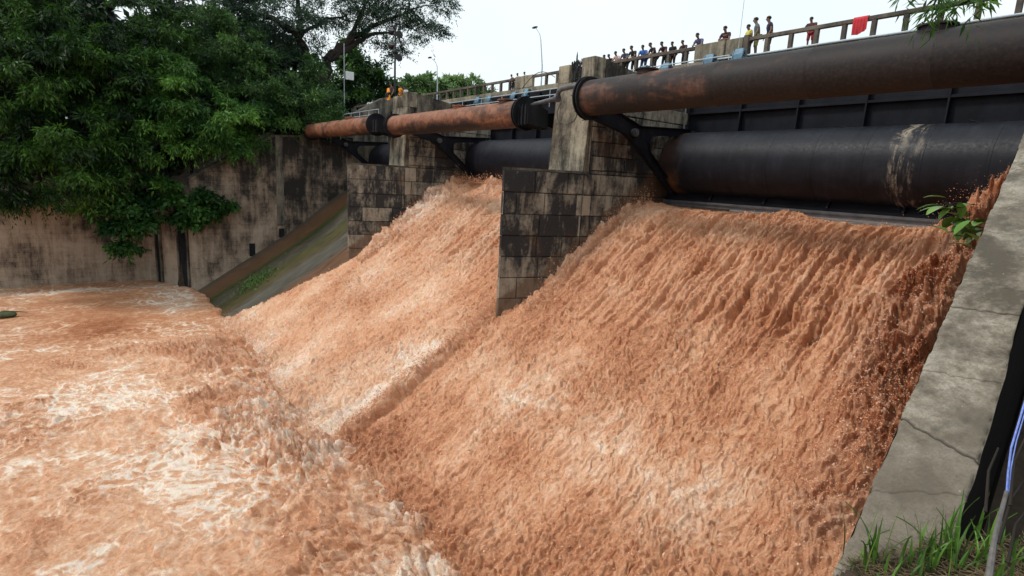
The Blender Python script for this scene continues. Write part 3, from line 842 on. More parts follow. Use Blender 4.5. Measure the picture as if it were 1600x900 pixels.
gate(YC-PITCH+HW, YC-HW, 'near spillway gate, its black drum streaked with a pale vertical stain', (1,))
gate(YC+HW, YC+PITCH-HW, 'middle spillway gate, mostly hidden behind the near pier column')
gate(YC+PITCH+HW, 61.3, 'farthest spillway gate above the dry mossy chute')

# ------------------------------------------------------------------ rusty pipes (upper tubes)
def upper_pipe(y0, y1, z, mat, label, mans, fl=(1, 1), boxes=(), q_=1.):
    t = thing('rusty_pipe', label, 'pipe', (19.6, y0, z), 0, 'big rusty tubes above the spillway')
    def fin(mb, nm, m_, smooth=False, parent=None):
        mb.v = [(x-19.6, y-y0, z_-z) for x, y, z_ in mb.v]; return mb.build(nm, m_, parent or t, smooth)
    r = .80*q_; pts = []; rad = []; n_ = max(2, int((y1-y0)/2.9))
    for i in range(n_+1):
        y = y0+(y1-y0)*i/n_
        for dy, dr in ((-.03, 0), (0, .010), (.03, 0)):
            yy = min(max(y+dy, y0), y1)
            pts.append((19.6, yy, z)); rad.append(r+dr)
    P2, R2 = [pts[0]], [rad[0]]
    for p, q in zip(pts[1:], rad[1:]):
        if p[1]-P2[-1][1] > 1e-4: P2.append(p); R2.append(q)
    b = MB(); b.tube(P2, R2, 56); fin(b, 'tube', mat, True)
    for end, on in ((y0, fl[0]), (y1, fl[1])):
        if not on: continue
        s_ = -1 if end == y0 else 1
        f = MB(); f.tube([(19.6, end-s_*.02, z), (19.6, end+s_*.04, z)], .97*q_, 48); f.tube([(19.6, end+s_*.16, z), (19.6, end+s_*.22, z)], .99*q_, 48)
        f.tube([(19.6, end+s_*.04, z), (19.6, end+s_*.16, z)], .84*q_, 40)
        for k in range(20):
            a = 2*PI*k/20; f.cyl((19.6+.89*q_*math.cos(a), end+s_*.10, z+.89*q_*math.sin(a)), .025, (0,1,0), .30, 6)
        fin(f, 'flange', M['black'], True)
    for ym in mans:
        m_ = MB(); m_.tube([(19.6, ym, z+.70*q_), (19.6, ym, z+.88*q_)], .42, 28); m_.tube([(19.6, ym, z+.88*q_), (19.6, ym, z+.93*q_)], .50, 28)
        m_.tube([(19.6, ym, z+.93*q_), (19.6, ym, z+.97*q_)], [.46, .30], 28)
        for k in range(10):
            a = 2*PI*k/10; m_.cyl((19.6+.45*math.cos(a), ym+.45*math.sin(a), z+.95*q_), .02, (0,0,1), .05, 6)
        fin(m_, 'manhole', mat, True)
    for (ya, yb) in boxes:
        bx = MB(); bx.prism_y([(19.1, z-.6), (20.5, z-.75), (20.5, z+.15), (19.9, z+.42), (19.1, z+.30)], ya, yb)
        for q in np.linspace(ya+.1, yb-.1, 3): bx.prism_y([(19.02, z-.66), (20.55, z-.8), (20.55, z+.2), (19.02, z+.40)], q-.03, q+.03)
        fin(bx, 'bearing_box', M['black'])
    return t
upper_pipe(2.9, 20.25, 3.88, M['pipeA'], 'nearest and thickest-looking rusty brown pipe, dark steel towards its right end', (17.0, 6.6), (1, 1), ((20.48, 20.75),))
upper_pipe(25.35, 41.1, 3.45, M['pipeB'], 'middle orange-brown rusty pipe between the two pier columns', (27.0, 31.9), (1, 1), ((24.35, 25.12),), .90)
upper_pipe(44.7, 60.6, 3.66, M['pipeB'], 'farthest rusty pipe emerging from the tree foliage', (50.,), (1, 1), ((43.2, 44.4),), .90)

# gray pipe between the near and middle tubes, across the column face
t = thing('connecting_duct', 'short grey duct with an elbow crossing the near pier column', 'duct', (19.9, 21.2, 4.5))
cd = MB(); cd.tube([(.0, -.8, .10), (.05, .9, .10), (.05, 1.55, .06), (.03, 1.75, -.06), (.03, 1.82, -.3)], [.13, .13, .13, .12, .12], 16)
cd.build('duct', M['dkpipe'], t, True)
cd = MB(); cd.tube([(.03, 1.9, -.38), (.02, 4.2, -.62)], .12, 16); cd.tube([(.03, 1.75, -.38), (.03, 1.95, -.38)], .2, 16); cd.build('duct', M['dkpipe'], t, True)
t = MB(); pts = []
for i in range(22):
    a = PI*.62 + 1.55*PI*i/21
    pts.append((20.05+.1*math.sin(a*2), 22.35+.72*math.cos(a), 3.55+.72*math.sin(a)))
t.tube(pts, .022, 6, True)
tag(t.build('hanging_cable', M['cable'], None, True), 'thin black cable looping down the near pier column', 'cable')
t = MB(); pts = [(20.6, 24.1+.35*i-.0, 5.35+.55*math.sin(i/8*PI)*1.0-.04*i) for i in range(9)]
t.tube(pts, .02, 6, True)
tag(t.build('hanging_cable', M['cable'], None, True), 'thin black cable arching left from the near pier column top', 'cable')

# ------------------------------------------------------------------ bridge
t = thing('road_bridge', 'concrete road bridge deck over the spillway gates', 'bridge', (32.3, 26., 6.5))
b = MB(); b.box(-2.9, 2.9, -46, 60, .0, .55); b.box(-2.98, -2.80, -46, 60, -.25, .68, .5, .02); b.box(2.80, 2.98, -46, 60, -.25, .68, .5, .02)
b.build('deck', M['deckc'], t)
b = MB(); b.box(-2.4, 2.4, -46, 60, .554, .60); b.build('road_surface', M['asph'], t)
g_ = MB()
for x in (-2.3, 0, 2.3): g_.box(x-.25, x+.25, -46, 60, -1.1, .0)
g_.build('girder', M['deckc'], t)
XR = 29.42; ZD = 7.18; ZR = 8.05
t = thing('bridge_railing', 'weathered concrete railing along the downstream side of the bridge', 'railing', (XR, 26., ZD), 0, 'concrete bridge railings')
panels = [(18.9, 19.9, .0), (20.0, 21.95, .0), (37.0, 38.0, .0), (38.05, 39.3, .0)]
rl = MB()
for a, c_ in ((-46, 32.2), ):
    rl.box(-.11, .11, -46, -26+18.85-.0, .69, .88, .5, .02)
rl.box(-.11, .11, -4.02, 10.95, .69, .88, .5, .02); rl.box(-.11, .11, 13.35, 60, .69, .88, .5, .02)
rl.build('top_rail', M['railc'], t)
post_y = [at(x, 60, 0, XR)[1] for x in (1223,1254,1285,1319,1352,1389,1427)]
py = []
y = 17.55
while y > -18: py.append(y); y -= 1.28
y = 22.6
while y < 36.5: py.append(y); y += 1.28
y = 40.1
while y < 84: py.append(y); y += 1.28
for y in py:
    p = MB(); p.box(-.10, .10, y-26-.10, y-26+.10, -.0, .70, .5, .015); p.build('post', M['railc'], t)
for a, c_, _ in panels:
    p = MB(); p.box(-.13, .13, a-26, c_-26, .0, .93, .5, .02); p.build('panel', M['deckc'], t)
p = MB(); p.box(-.16, .16, 18.55-26, 18.85-26, .0, 1.0, .5, .02); p.build('end_post', M['railc'], t)
t2 = copy_tree(t); t2.location.x = 35.2
t2['label'] = 'concrete railing along the upstream side of the bridge, behind the onlookers'

# pale conduit along the deck edge and walkway handrails
c_ = MB(); c_.tube([(29.25, y, 7.12+.015*math.sin(y)) for y in np.linspace(-8, 20.3, 30)], .05, 8)
tag(c_.build('conduit', M['palepipe'], None, True), 'pale grey conduit running along the bottom of the near bridge railing', 'pipe')
def handrail(y0, y1, x, z, label, step=2.2, rails=(0, -.42), slope=0.):
    t = thing('handrail', label, 'handrail', (x, y0, z-1.), 0, 'thin pipe handrails')
    for r_ in rails:
        m_ = MB(); m_.tube([(0, 0, 1+r_), (0, y1-y0, 1+r_+slope)], .03, 8); m_.build('rail', M['palepipe'], t, True)
    k = max(1, int((y1-y0)/step))
    for i in range(k+1):
        m_ = MB(); yy = (y1-y0)*i/k; m_.tube([(0, yy, 0+slope*i/k-.25), (0, yy, 1+slope*i/k)], .025, 6); m_.build('upright', M['palepipe'], t, True)
handrail(24.4, 48.5, 28.2, 6.55, 'long thin pale blue handrail below the bridge in the middle bay', 3.)
handrail(18.9, 26.6, 28.2, 7.0, 'pale blue pipe handrail in front of the onlookers near the solid panels', 2.0, (0, -.3))
handrail(51., 62., 22.6, 5.6, 'thin pale handrail half covered by leaves above the farthest pipe', 2.2)

# hoist bearings, light blue
def hoist(y, z, label):
    t = thing('hoist_bearing', label, 'hoist', (28.75, y, z-.3), 0, 'light blue hoist bearings below the railing'); t.scale = (.8, .9, .72)
    a = MB(); a.prism_y([(-.35,0),(.4,0),(.4,.3),(.15,.72),(-.15,.72),(-.35,.3)], -.26, .26)
    a.build('housing', M['blue'], t)
    a = MB(); a.box(-.45, .5, -.36, .36, -.10, -.0); a.beam((-.37,-.3,.0),(-.2,-.3,.6), .05, .12); a.beam((-.37,.3,.0),(-.2,.3,.6), .05, .12); a.build('bracket', M['blue'], t)
    a = MB(); a.cyl((0, .1, .4), .10, (0,1,0), .9, 14); a.cyl((-.02,0,.4), .21, (0,1,0), .62, 18); a.build('shaft', M['dkpipe'], t, True)
for y, z, l in ((43.7, 6.62, 'light blue hoist bearing farthest left below the railing'), (41.9, 6.6, 'light blue hoist bearing second from the left below the railing'),
                (38.4, 6.6, 'light blue hoist bearing left of the pair under the middle solid panel'), (36.8, 6.7, 'light blue hoist bearing right of the pair under the middle solid panel'),
                (25.1, 7.05, 'light blue hoist bearing below the man in blue'), (23.4, 7.0, 'light blue hoist bearing below the man in dark shirts at the rail centre'),
                (20.4, 7.1, 'light blue hoist bearing left of the near solid panel base'), (18.6, 7.15, 'light blue hoist bearing beside the railing end post')):
    hoist(y, z, l)

# red cloth over the rail
def cloth():
    y0, y1 = at(1357, 40, 0, XR)[1], at(1334, 40, 0, XR)[1]
    nu, nv = 26, 22
    a, b = np.meshgrid(np.linspace(0, 1, nu), np.linspace(0, 1, nv), indexing='ij')
    y = y0+(y1-y0)*a; s_ = b*1.0
    x = XR-.15-.03*np.sin(a*14+b*3)*sstep(.2, 1, b)-.02*np.sin(a*30)
    z = 8.09-(s_*.75+.10*np.sin(a*3.3+.4)*b)*(.75+.35*a)
    x = np.where(b < .12, XR-.15+.3*(1-b/.12), x); z = np.where(b < .12, 8.095, z)
    V = np.stack([x, y, z], -1).reshape(-1, 3)
    V2 = V.copy(); V2[:, 0] -= .012
    F = grid_faces(nu, nv); F2 = F[:, ::-1]+len(V)
    o = np_mesh('cloth', np.concatenate([V, V2]), np.concatenate([F, F2]), plain('red_cloth', (.48,.03,.04), .8, .2, 3.))
    tag(o, 'red cloth draped over the bridge railing', 'cloth')
cloth()

# ------------------------------------------------------------------ near wing wall with coping
def wing_wall():
    t = thing('wing_wall', 'sloping grey concrete wing wall with cracked coping beside the near torrent', 'wall', tuple(CP))
    W = on_coping(1600, 480)[1]; T0, T1 = -3.5, 20.
    nu, nv = 2400, 56
    tt = np.concatenate([np.linspace(T0, -.3, 100), np.linspace(-.29, 9, 1900), np.linspace(9.02, T1, 400)]); ww = np.linspace(0, W, nv)
    A, B = np.meshgrid(tt, ww, indexing='ij')
    h = .005*fbm(A*1.2, B*1.2, 4, 90)+.002*pn(A*7, B*7, 91)+.0015*pn(A*16, B*16, 92)+.001*pn(A*60, B*60, 93)
    def crack(t0, sk, amp, seed, wd=.012, dp=.05, x0=0., x1=1.):
        c = t0+sk*B/W+amp*.35*pn(B*2.5, B*0+seed, seed)+amp*.35*fbm(B*14, B*0+seed, 4, seed+1)
        m_ = sstep(x0-.02, x0+.02, B/W)*sstep(x1+.02, x1-.02, B/W)
        return -dp*.5*np.exp(-((A-c)/(wd*.55))**2)*m_
    cr = 0
    for px, py, px2, py2, wd, dp in ((1488,478,1597,490,.012,.045),(1413,657,1525,720,.014,.05),(1442,580,1563,600,.010,.022),(1508,440,1600,455,.006,.012),
                              (1360,765,1480,775,.010,.014),(1540,360,1600,368,.006,.012),(1560,320,1600,325,.006,.012),(1500,500,1595,508,.005,.01),(1570,275,1600,277,.006,.012)):
        a0, b0 = on_coping(px, py); a1, b1 = on_coping(px2, py2)
        sk = (a1-a0)/max(.05, (b1-b0))*W; t0 = a0-sk*b0/W
        cr = cr+crack(t0, sk, .09, int(px) % 97, wd, dp)
    h = h+cr
    e = np.minimum(B, W-B); chip = .012*np.exp(-e/.008)*(1+2.5*pn(A*9, B*0+5, 95))
    h = h-np.clip(chip, 0, .09)
    V = (A[..., None]*CD+B[..., None]*CN+h[..., None]*CUP)
    V[:, 0, :] += CN*(.012*pn(tt*2.5, tt*0+1, 96)[:, None]); V[:, -1, :] += CN*(.015*pn(tt*2.5, tt*0+9, 97)[:, None])
    n = N('stained_coping_concrete'); g = n.geo()
    k1 = n.noise(n.map(g, (1., 1., 1.)), 1.7, 6, .62, .3); k2 = n.noise(g, 14., 8, .75); k3 = n.noise(g, .7, 4, .5)
    c = n.ramp(n.math('ADD', n.math('MULTIPLY', k1, .7), n.math('MULTIPLY', k2, .3)), [(.42, (.075,.06,.042)), (.475, (.19,.16,.12)), (.52, (.31,.27,.21)), (.58, (.47,.42,.34))])
    c = n.mix(n.ramp(k3, [(.46, 0.), (.56, .7)]), c, (.15,.125,.095))
    c = n.mix(n.ramp(n.math('DIVIDE', n.math('SUBTRACT', n.sep(g)[0], 3.2), 5.), [(0., .45), (1., 0.)]), c, (.13,.10,.07))
    spots = n.ramp(n.voro(g, 7.), [(.03, 1.), (.06, 0.)])
    c = n.mix(n.math('MULTIPLY', spots, .5), c, (.45,.42,.33))
    c = n.mix(n.ramp(n.voro(n.map(g, (1,1,1), (3,3,3)), 3.2), [(.04, .7), (.16, 0.)]), c, (.07,.062,.05))
    c = n.mix(n.attr('crack'), c, (.015,.012,.01))
    c = n.mix(n.ramp(n.noise(g, 4.5, 8, .75, 1.), [(.5, 0.), (.68, .65)]), c, (.085,.072,.055))
    c = n.mix(n.ramp(n.noise(g, 55., 4, .8), [(.40, .45), (.52, 0.)]), c, (.10,.09,.07))
    n.bump(n.math('ADD', k2, n.math('MULTIPLY', k1, 1.)), .9, .014)
    m_ = n.set(c, .82, 0., .35)
    o = np_mesh('coping', V.reshape(-1, 3), grid_faces(nu, nv), m_, t, attrs={'crack': clip01(-np.asarray(cr)*45)})
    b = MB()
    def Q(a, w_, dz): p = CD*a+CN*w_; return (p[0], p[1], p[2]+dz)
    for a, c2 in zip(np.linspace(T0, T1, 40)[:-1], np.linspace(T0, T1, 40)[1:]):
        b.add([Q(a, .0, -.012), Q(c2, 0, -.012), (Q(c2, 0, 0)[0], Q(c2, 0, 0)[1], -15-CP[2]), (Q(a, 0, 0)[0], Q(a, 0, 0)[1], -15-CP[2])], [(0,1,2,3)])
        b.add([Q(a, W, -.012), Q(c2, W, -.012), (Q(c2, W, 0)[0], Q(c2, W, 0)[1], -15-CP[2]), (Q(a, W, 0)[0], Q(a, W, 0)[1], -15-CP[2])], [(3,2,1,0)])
    b.build('wall_face', plain('shade_black_stone', (.010,.009,.009), .9, .4, 2., 0., .1), t)  # deep shade on the outer face is put into this near-black colour
    return W
WW = wing_wall()
b = MB(); b.box(19.5, 36., -6., YC-PITCH+HW, -12., 5.2)
tag(b.build('abutment', M['capc']), 'dark concrete abutment at the right end of the near gate', 'abutment')

# ------------------------------------------------------------------ right bank, soil and what grows at the photographer's feet
def soil_edge(b): return np.interp(b, [0, .06, .27, .42, .72, 1.2, 2.5], [.0, .10, .38, .62, .74, .8, 1.0])
def soil_z(A, Y):
    zp = CP[2]-((A-CP[0])*CUP[0]+(Y-CP[1])*CUP[1])/CUP[2]
    a = (A-CP[0])/CD[0]
    b = ((A-CP[0])*CN[0]+(Y-CP[1])*CN[1])
    return np.maximum(zp, -4.2) + .015 + .25*np.clip(.5-a, 0, 2.4)*sstep(.1, .8, b)
def right_bank():
    xs = np.concatenate([np.linspace(-30, 1.5, 40), np.linspace(1.55, 6, 200), np.linspace(6.2, 40, 70)])
    bs = np.concatenate([np.linspace(.015, 1.9, 120), np.linspace(2., 40, 40)])
    A, B = np.meshgrid(xs, bs, indexing='ij')
    yi = CP[1]+CD[1]/CD[0]*(A-CP[0])                   # inner edge of the wall in plan
    Y = yi-B*1.01
    a = (A-CP[0])/CD[0]
    ed = soil_edge(B)+.05*pn(A*6, B*6, 86)+.02*pn(A*20, B*20, 87)
    near = sstep(.10, -.02, a-ed)
    zn = soil_z(A, Y)+.035*fbm(A*5, B*5, 4, 84)
    zc = CP[2]+(A-CP[0])*CD[2]/CD[0]
    zlow = np.minimum(zc-2.4, -3.2) + np.clip(B-1.9, 0, 40)*.75 + .12*fbm(A*1.5, B*1.5, 4, 83)
    Z = zlow*(1-near)+zn*near
    keep = (B > WW+.03) | (a < ed+.04)
    V = np.stack([A, Y, Z], -1).reshape(-1, 3)
    tag(np_mesh('terrain', V, grid_faces(len(xs), len(bs), keep), M['soil']), kind='structure')
right_bank()

def blade(mb, base, h, lean, az, w, tone):
    n = 7; vs = []; fs = []
    dx, dy = math.cos(az), math.sin(az); sx, sy = -dy, dx
    for i in range(n+1):
        t = i/n; wd = w*(1-t**1.8)*(.55+.45*min(1, t*5))
        x = base[0]+dx*lean*t*t; y = base[1]+dy*lean*t*t; z = base[2]+h*(t-.35*t**3*min(1., lean/h))
        vs += [(x-sx*wd, y-sy*wd, z), (x+sx*wd, y+sy*wd, z), (x, y, z-.006)]
    for i in range(n):
        a = 3*i; fs += [(a, a+2, a+5, a+3), (a+2, a+1, a+4, a+5)]
    mb.add(vs, fs, tone)
def m_grass():
    n = N('fresh_grass_blade'); t = n.attr('tone')
    n.set(n.ramp(t, [(0., (.035,.075,.012)), (.6, (.07,.17,.02)), (1., (.13,.24,.04))]), .4, 0., .4)
    return n.m
M['grass'] = m_grass()
gm = MB(); rr = random.Random(4)
# soil mound positions near the bottom right edge of the view
tufts = [(1340,880,3,.2),(1372,872,5,.24),(1440,870,5,.2),(1462,872,5,.24),(1495,868,6,.26),(1365,895,5,.22),(1378,890,3,.30),(1440,893,5,.22),(1465,898,8,.20),(1480,893,7,.22),(1500,898,8,.18),(1518,890,5,.34),(1535,898,6,.22),(1420,899,5,.16),(1350,905,5,.12),(1400,905,5,.14),(1560,860,3,.24),(1570,895,5,.16),(1590,890,5,.14)]
for px, py, k_, hh in tufts:
    a0, b0 = on_coping(px, min(py, 899)); 
    if px > 1500: a0 -= .02
    for i in range(k_):
        aa, bb = a0+.045*rr.gauss(0,1), b0+.05*rr.gauss(0,1)
        p = CP+CD*aa+CN*bb; az = rr.random()*2*PI
        z_ = float(soil_z(np.array(p[0]), np.array(p[1])))-.02
        blade(gm, (p[0], p[1], z_), hh*1.25*(.65+.6*rr.random()), hh*(.1+.6*rr.random()**1.5), az, .007+.004*rr.random(), rr.random())
tag(gm.build('grass', M['grass']), 'long bright green grass blades growing on the soil at the end of the coping', 'grass', kind='stuff')
lt = MB()
for i in range(700):
    a0, b0 = on_coping(1330+330*rr.random(), 850+70*rr.random()); a0 = min(a0, float(soil_edge(b0))-.02)
    p = CP+CD*a0+CN*b0; z_ = float(soil_z(np.array(p[0]), np.array(p[1])))
    a = rr.random()*2*PI; l = .03+.07*rr.random(); d = (math.cos(a)*l, math.sin(a)*l)
    lt.tube([(p[0], p[1], z_+.012), (p[0]+d[0], p[1]+d[1], z_+.02+.03*rr.random())], [.0028, .001], 4, False, rr.random())
tag(lt.build('litter', plain('dry_grass_litter', (.16,.12,.06), .9, .5, 9.)), 'dry stalks and litter scattered on the soil by the grass', 'litter', kind='stuff')
# blue rope, stems
def P_at(px, py, dist):
    r0 = ray(px, py); return tuple(r0/np.linalg.norm(r0)*dist)
rp = MB(); rp.tube([P_at(1606,612,3.5), P_at(1592,660,3.45), P_at(1580,700,3.4), P_at(1575,740,3.35), P_at(1573,770,3.3)], .0042, 8)
rp.tube([P_at(1603,640,3.52), P_at(1588,690,3.47), P_at(1580,730,3.42), P_at(1576,772,3.32)], .0025, 6)
tag(rp.build('rope', plain('blue_nylon_rope', (.16,.24,.62), .4, .3, 60.), None, True), 'bright blue rope hanging beside the wing wall', 'rope')
stk = MB(); stk.tube([P_at(1573,768,3.3), P_at(1562,810,3.25), P_at(1553,850,3.2), P_at(1545,905,3.1)], [.008,.009,.011,.013], 8)
tag(stk.build('stake', plain('grey_weathered_stake', (.13,.12,.115), .8, .4, 20.), None, True), 'grey weathered stake in the grass with the blue rope tied on', 'stake')
tw = MB()
for a, c_ in (((1610,740),(1560,850)),((1610,790),(1575,880)),((1604,680),(1578,790)),((1560,700),(1540,800))):
    p, q = P_at(*a, 3.3), P_at(*c_, 3.1); m_ = tuple((x+y)/2+.02 for x, y in zip(p, q)); tw.tube([p, m_, q], [.004,.005,.006], 6)
tag(tw.build('dry_stems', M['bark'], None, True), 'thin dark dry stems leaning by the soil at the wall end', 'stems', kind='stuff')

# ------------------------------------------------------------------ leaves
def leaves(name, mat, O, D, Lt, K, leafL, leafW, droop, parent=None, spread=.9, gravity=.35, seed=0, fold=0.):
    """O (S,3) twig origins, D (S,3) unit directions, Lt (S,) twig lengths, K leaves each"""
    g = np.random.default_rng(seed); S = len(O)
    t = (np.arange(K)+g.random((S, K)))/K
    P = O[:, None, :] + D[:, None, :]*(Lt[:, None]*t)[..., None]
    P[..., 2] -= droop*Lt[:, None]*t*t
    T = D[:, None, :]*np.ones((S, K, 1)); T[..., 2] -= 2*droop*t
    T /= np.linalg.norm(T, axis=-1, keepdims=True)
    rd = g.normal(size=(S, K, 3)); rd /= np.linalg.norm(rd, axis=-1, keepdims=True)
    d = T*(1-.35*spread) + rd*spread; d[..., 2] -= gravity
    d /= np.linalg.norm(d, axis=-1, keepdims=True)
    nrm = g.normal(size=(S, K, 3))*.7; nrm[..., 2] += .8
    sd_ = np.cross(d, nrm); sd_ /= np.linalg.norm(sd_, axis=-1, keepdims=True)+1e-9
    l = leafL*(.6+.8*g.random((S, K, 1))); w_ = leafW*(.6+.8*g.random((S, K, 1)))
    P += rd*leafL*.25
    V = np.stack([P, P+d*l*.45+sd_*w_*.5, P+d*l, P+d*l*.45-sd_*w_*.5], 2).reshape(-1, 3)
    F = np.arange(S*K*4).reshape(-1, 4)
    tint = np.repeat(np.clip(np.clip(.45+.55*pn(O[:, 0]*.45, O[:, 1]*.3+O[:, 2]*.45, seed)[:, None], 0, 1)+g.normal(0, .10, (S, 1))+g.normal(0, .13, (S, K)), 0, 1).ravel(), 1)
    return np_mesh(name, V, F, mat, parent, smooth=False, fattrs={'tint': tint})
def blob_twigs(blobs, per_m2, g, inner=.35, updir=.25, cl=1.0):
    O = []; D = []
    for (px, py, Y, rp, *rest) in blobs:
        sq = rest[0] if rest else .8
        c = at(px, py, 1, Y); r = rp*depth_of(c)/FPX
        nc = int(1.5*(r/cl)**2)+3                       # leaf clumps over the crown's surface
        q = g.normal(size=(nc, 3)); q /= np.linalg.norm(q, axis=1, keepdims=True)
        cc = c+q*(r*(1-inner*g.random(nc)**1.3))[:, None]*np.array([1, 1, sq])
        cr = cl*(.55+.8*g.random(nc))
        m = int(per_m2*5*cl*cl)+4
        d = g.normal(size=(nc, m, 3)); d[..., 2] = np.abs(d[..., 2])*.8-.15; d += q[:, None, :]*.8
        d /= np.linalg.norm(d, axis=-1, keepdims=True)
        o = cc[:, None, :]+d*(cr[:, None]*(.15+.65*g.random((nc, m))))[..., None]*np.array([1, 1, .7])
        dd = d.copy(); dd[..., 2] += updir; dd += g.normal(size=dd.shape)*.25; dd /= np.linalg.norm(dd, axis=-1, keepdims=True)
        O.append(o.reshape(-1, 3)); D.append(dd.reshape(-1, 3))
    return np.concatenate(O), np.concatenate(D)
LEAFS = dict(
    bamboo=m_leaf('bamboo_leaf', (.005,.024,.005), (.10,.25,.030)),
    bright=m_leaf('bright_bamboo_leaf', (.018,.075,.012), (.17,.37,.055)),
    feather=m_leaf('feathery_leaf', (.018,.055,.018), (.13,.27,.055)),
    acacia=m_leaf('acacia_leaf', (.022,.052,.032), (.07,.13,.065)),
    dark=m_leaf('shade_dark_leaf', (.005,.014,.006), (.014,.036,.012)),  # near-black leaf colour carries the shade behind the bamboo
    far=m_leaf('hazed_tree_leaf', (.11,.20,.07), (.24,.36,.13)),  # leaf colour lightened to stand in for distance haze
    shrub=m_leaf('shrub_leaf', (.012,.055,.012), (.08,.21,.035)))
def tree(name, label, cat, blobs, mat, per_m2, twig, K, leafL, leafW, droop, trunk, seed, group=None, updir=.25, spread=.9, gravity=.35, inner=.35):
    g = np.random.default_rng(seed)
    O, D = blob_twigs(blobs, per_m2, g, inner, updir)
    base = np.array(trunk[0][0][0]); t = thing(name, label, cat, tuple(base), 0, group)
    O = O-base
    leaves('crown', mat, O, D, twig*(.6+.8*g.random(len(O))), K, leafL, leafW, droop, t, spread, gravity, seed)
    mb = MB()
    for path, rad in trunk:
        pts = [tuple(np.array(p)-base) for p in path]
        # resample with a little wander
        P = []; Rr = []
        for i in range(len(pts)-1):
            for k_ in range(4):
                f = k_/4; p = np.array(pts[i])*(1-f)+np.array(pts[i+1])*f
                P.append(tuple(p+(g.normal(size=3)*rad[i]*.35 if (i or k_) else 0))); Rr.append(rad[i]*(1-f)+rad[i+1]*f)
        P.append(pts[-1]); Rr.append(rad[-1])
        mb.tube(P, Rr, 9)
    # limbs reach out to every clump
    for (px, py, Y, rp, *_) in blobs:
        c = at(px, py, 1, Y)-base; s0 = np.array(pts[len(pts)//2]) if False else None
        allp = np.array([np.array(p)-base for path, _ in trunk for p in path])
        j = allp[np.argmin(np.linalg.norm(allp-c, axis=1))]
        m_ = (j+c)/2+np.array([0, 0, .3])
        mb.tube([tuple(j), tuple(m_), tuple(c)], [.10, .07, .03], 6)
    mb.build('trunk', M['bark'], t, True)
    return t
def W3(px, py, Y): return at(px, py, 1, Y)
def gnd(px, Y, z):
    p = at(px, 300, 1, Y); return np.array([p[0], Y, z])
# left bank
tree('bamboo', 'dense dark green bamboo clump filling the upper left corner', 'bamboo',
     [(-60,40,66,95),(30,30,68,85),(130,20,66,80),(215,50,66,60),(-20,140,64,85),(70,130,63,75),(150,120,63,65),(20,215,63,70),(100,210,61.5,60),(175,205,62,50),(60,275,62,45),(135,275,60.5,38),(0,285,63,45),(205,150,64,50),(215,250,61.5,38)],
     LEAFS['bamboo'], 4.2, 1.0, 13, .46, .11, .8, [([gnd(60,69,-4.), W3(60,200,67), W3(50,80,67)], [.25,.2,.1]), ([gnd(150,70,-4.), W3(150,180,68), W3(150,60,68)], [.2,.18,.08])], 1, None, .3, .8, .45)
tree('bamboo', 'bright green drooping bamboo clump overhanging the sloping wall', 'bamboo',
     [(285,150,62,42),(330,185,61,48),(380,185,61,34),(300,215,61,34),(350,225,60.5,28),(260,120,63,40),(395,205,61,22),(250,190,62.5,36)],
     LEAFS['bright'], 6.0, .9, 13, .42, .10, .8, [([gnd(300,68,-2.), W3(300,230,65), W3(310,160,63)], [.2,.18,.08])], 2, None, .3, .8, .45)
tree('broad_tree', 'mid green feathery tree leaning over the farthest pipe', 'tree',
     [(360,90,66,60),(420,115,64,48),(465,145,62,38),(500,172,61,28),(440,175,62,32),(485,120,65,30),(400,160,63,38),(520,150,64,20),(330,60,68,60),(290,40,68,60),(515,185,60.5,18)],
     LEAFS['feather'], 6., .9, 13, .32, .10, .4, [([gnd(430,70,-1.), W3(430,180,67), W3(420,110,66)], [.3,.25,.1])], 3, None, .15, .9, .3)
tree('acacia_tree', 'tall acacia with dark spreading limbs arching over the pier with loudspeakers', 'tree',
     [(455,30,68,50,.5),(400,20,70,60,.6),(340,10,71,60,.7),(520,12,69,48,.5),(575,28,68,36,.45),(620,20,68,42,.5),(655,38,67,30,.5),(680,55,67,16,.5),(640,0,68,40,.5),(590,60,67,20,.4),(560,-20,69,50,.6),(610,72,66.5,14,.5),(630,88,66.5,8,.5),(480,75,69,24,.5),(690,10,68,20,.5),(428,60,70,40,.5)],
     LEAFS['acacia'], 2.9, 1.3, 14, .30, .10, .35,
     [([W3(494,250,68), W3(494,190,68), W3(497,140,68), W3(512,92,68), W3(545,62,68), W3(590,38,68), W3(640,15,68)], [1.0,.9,.8,.55,.38,.25,.1]),
      ([W3(512,92,68), W3(550,72,68), W3(585,52,67.5), W3(620,50,67)], [.45,.3,.2,.08]),
      ([W3(496,140,68), W3(480,100,68), W3(468,60,68.5), W3(470,20,69), W3(460,-20,69)], [.6,.5,.42,.3,.15]),
      ([W3(468,60,68.5), W3(430,30,69), W3(380,18,70), W3(330,0,71)], [.35,.3,.2,.1]),
      ([W3(475,50,68.5), W3(510,30,68.5), W3(540,25,68.5)], [.22,.16,.08]),
      ([W3(545,62,68), W3(560,30,68.5), W3(575,0,69), W3(580,-30,69)], [.3,.22,.15,.08])], 4, None, .05, .7, .25, .8)
tree('broad_tree', 'round dark green tree behind the thin pole with the white box', 'tree',
     [(560,100,80,30),(545,135,79,35),(590,135,80,27),(575,165,79,30),(615,160,80,18),(600,120,80,18),(540,80,80,22)],
     LEAFS['feather'], 3.5, 1., 10, .55, .22, .35, [([gnd(570,82,3.), W3(570,170,81), W3(565,110,80)], [.3,.25,.1])], 5, None, .2)
tree('broad_tree', 'pale distant tree beside the loudspeaker pole', 'tree',
     [(630,150,112,20),(645,140,112,14),(612,160,112,14)], LEAFS['far'], 2.4, 1.3, 10, .85, .4, .3,
     [([gnd(630,113,3.), W3(630,160,113), W3(630,145,112)], [.3,.25,.1])], 6, 'pale trees beyond the bridge', .2)
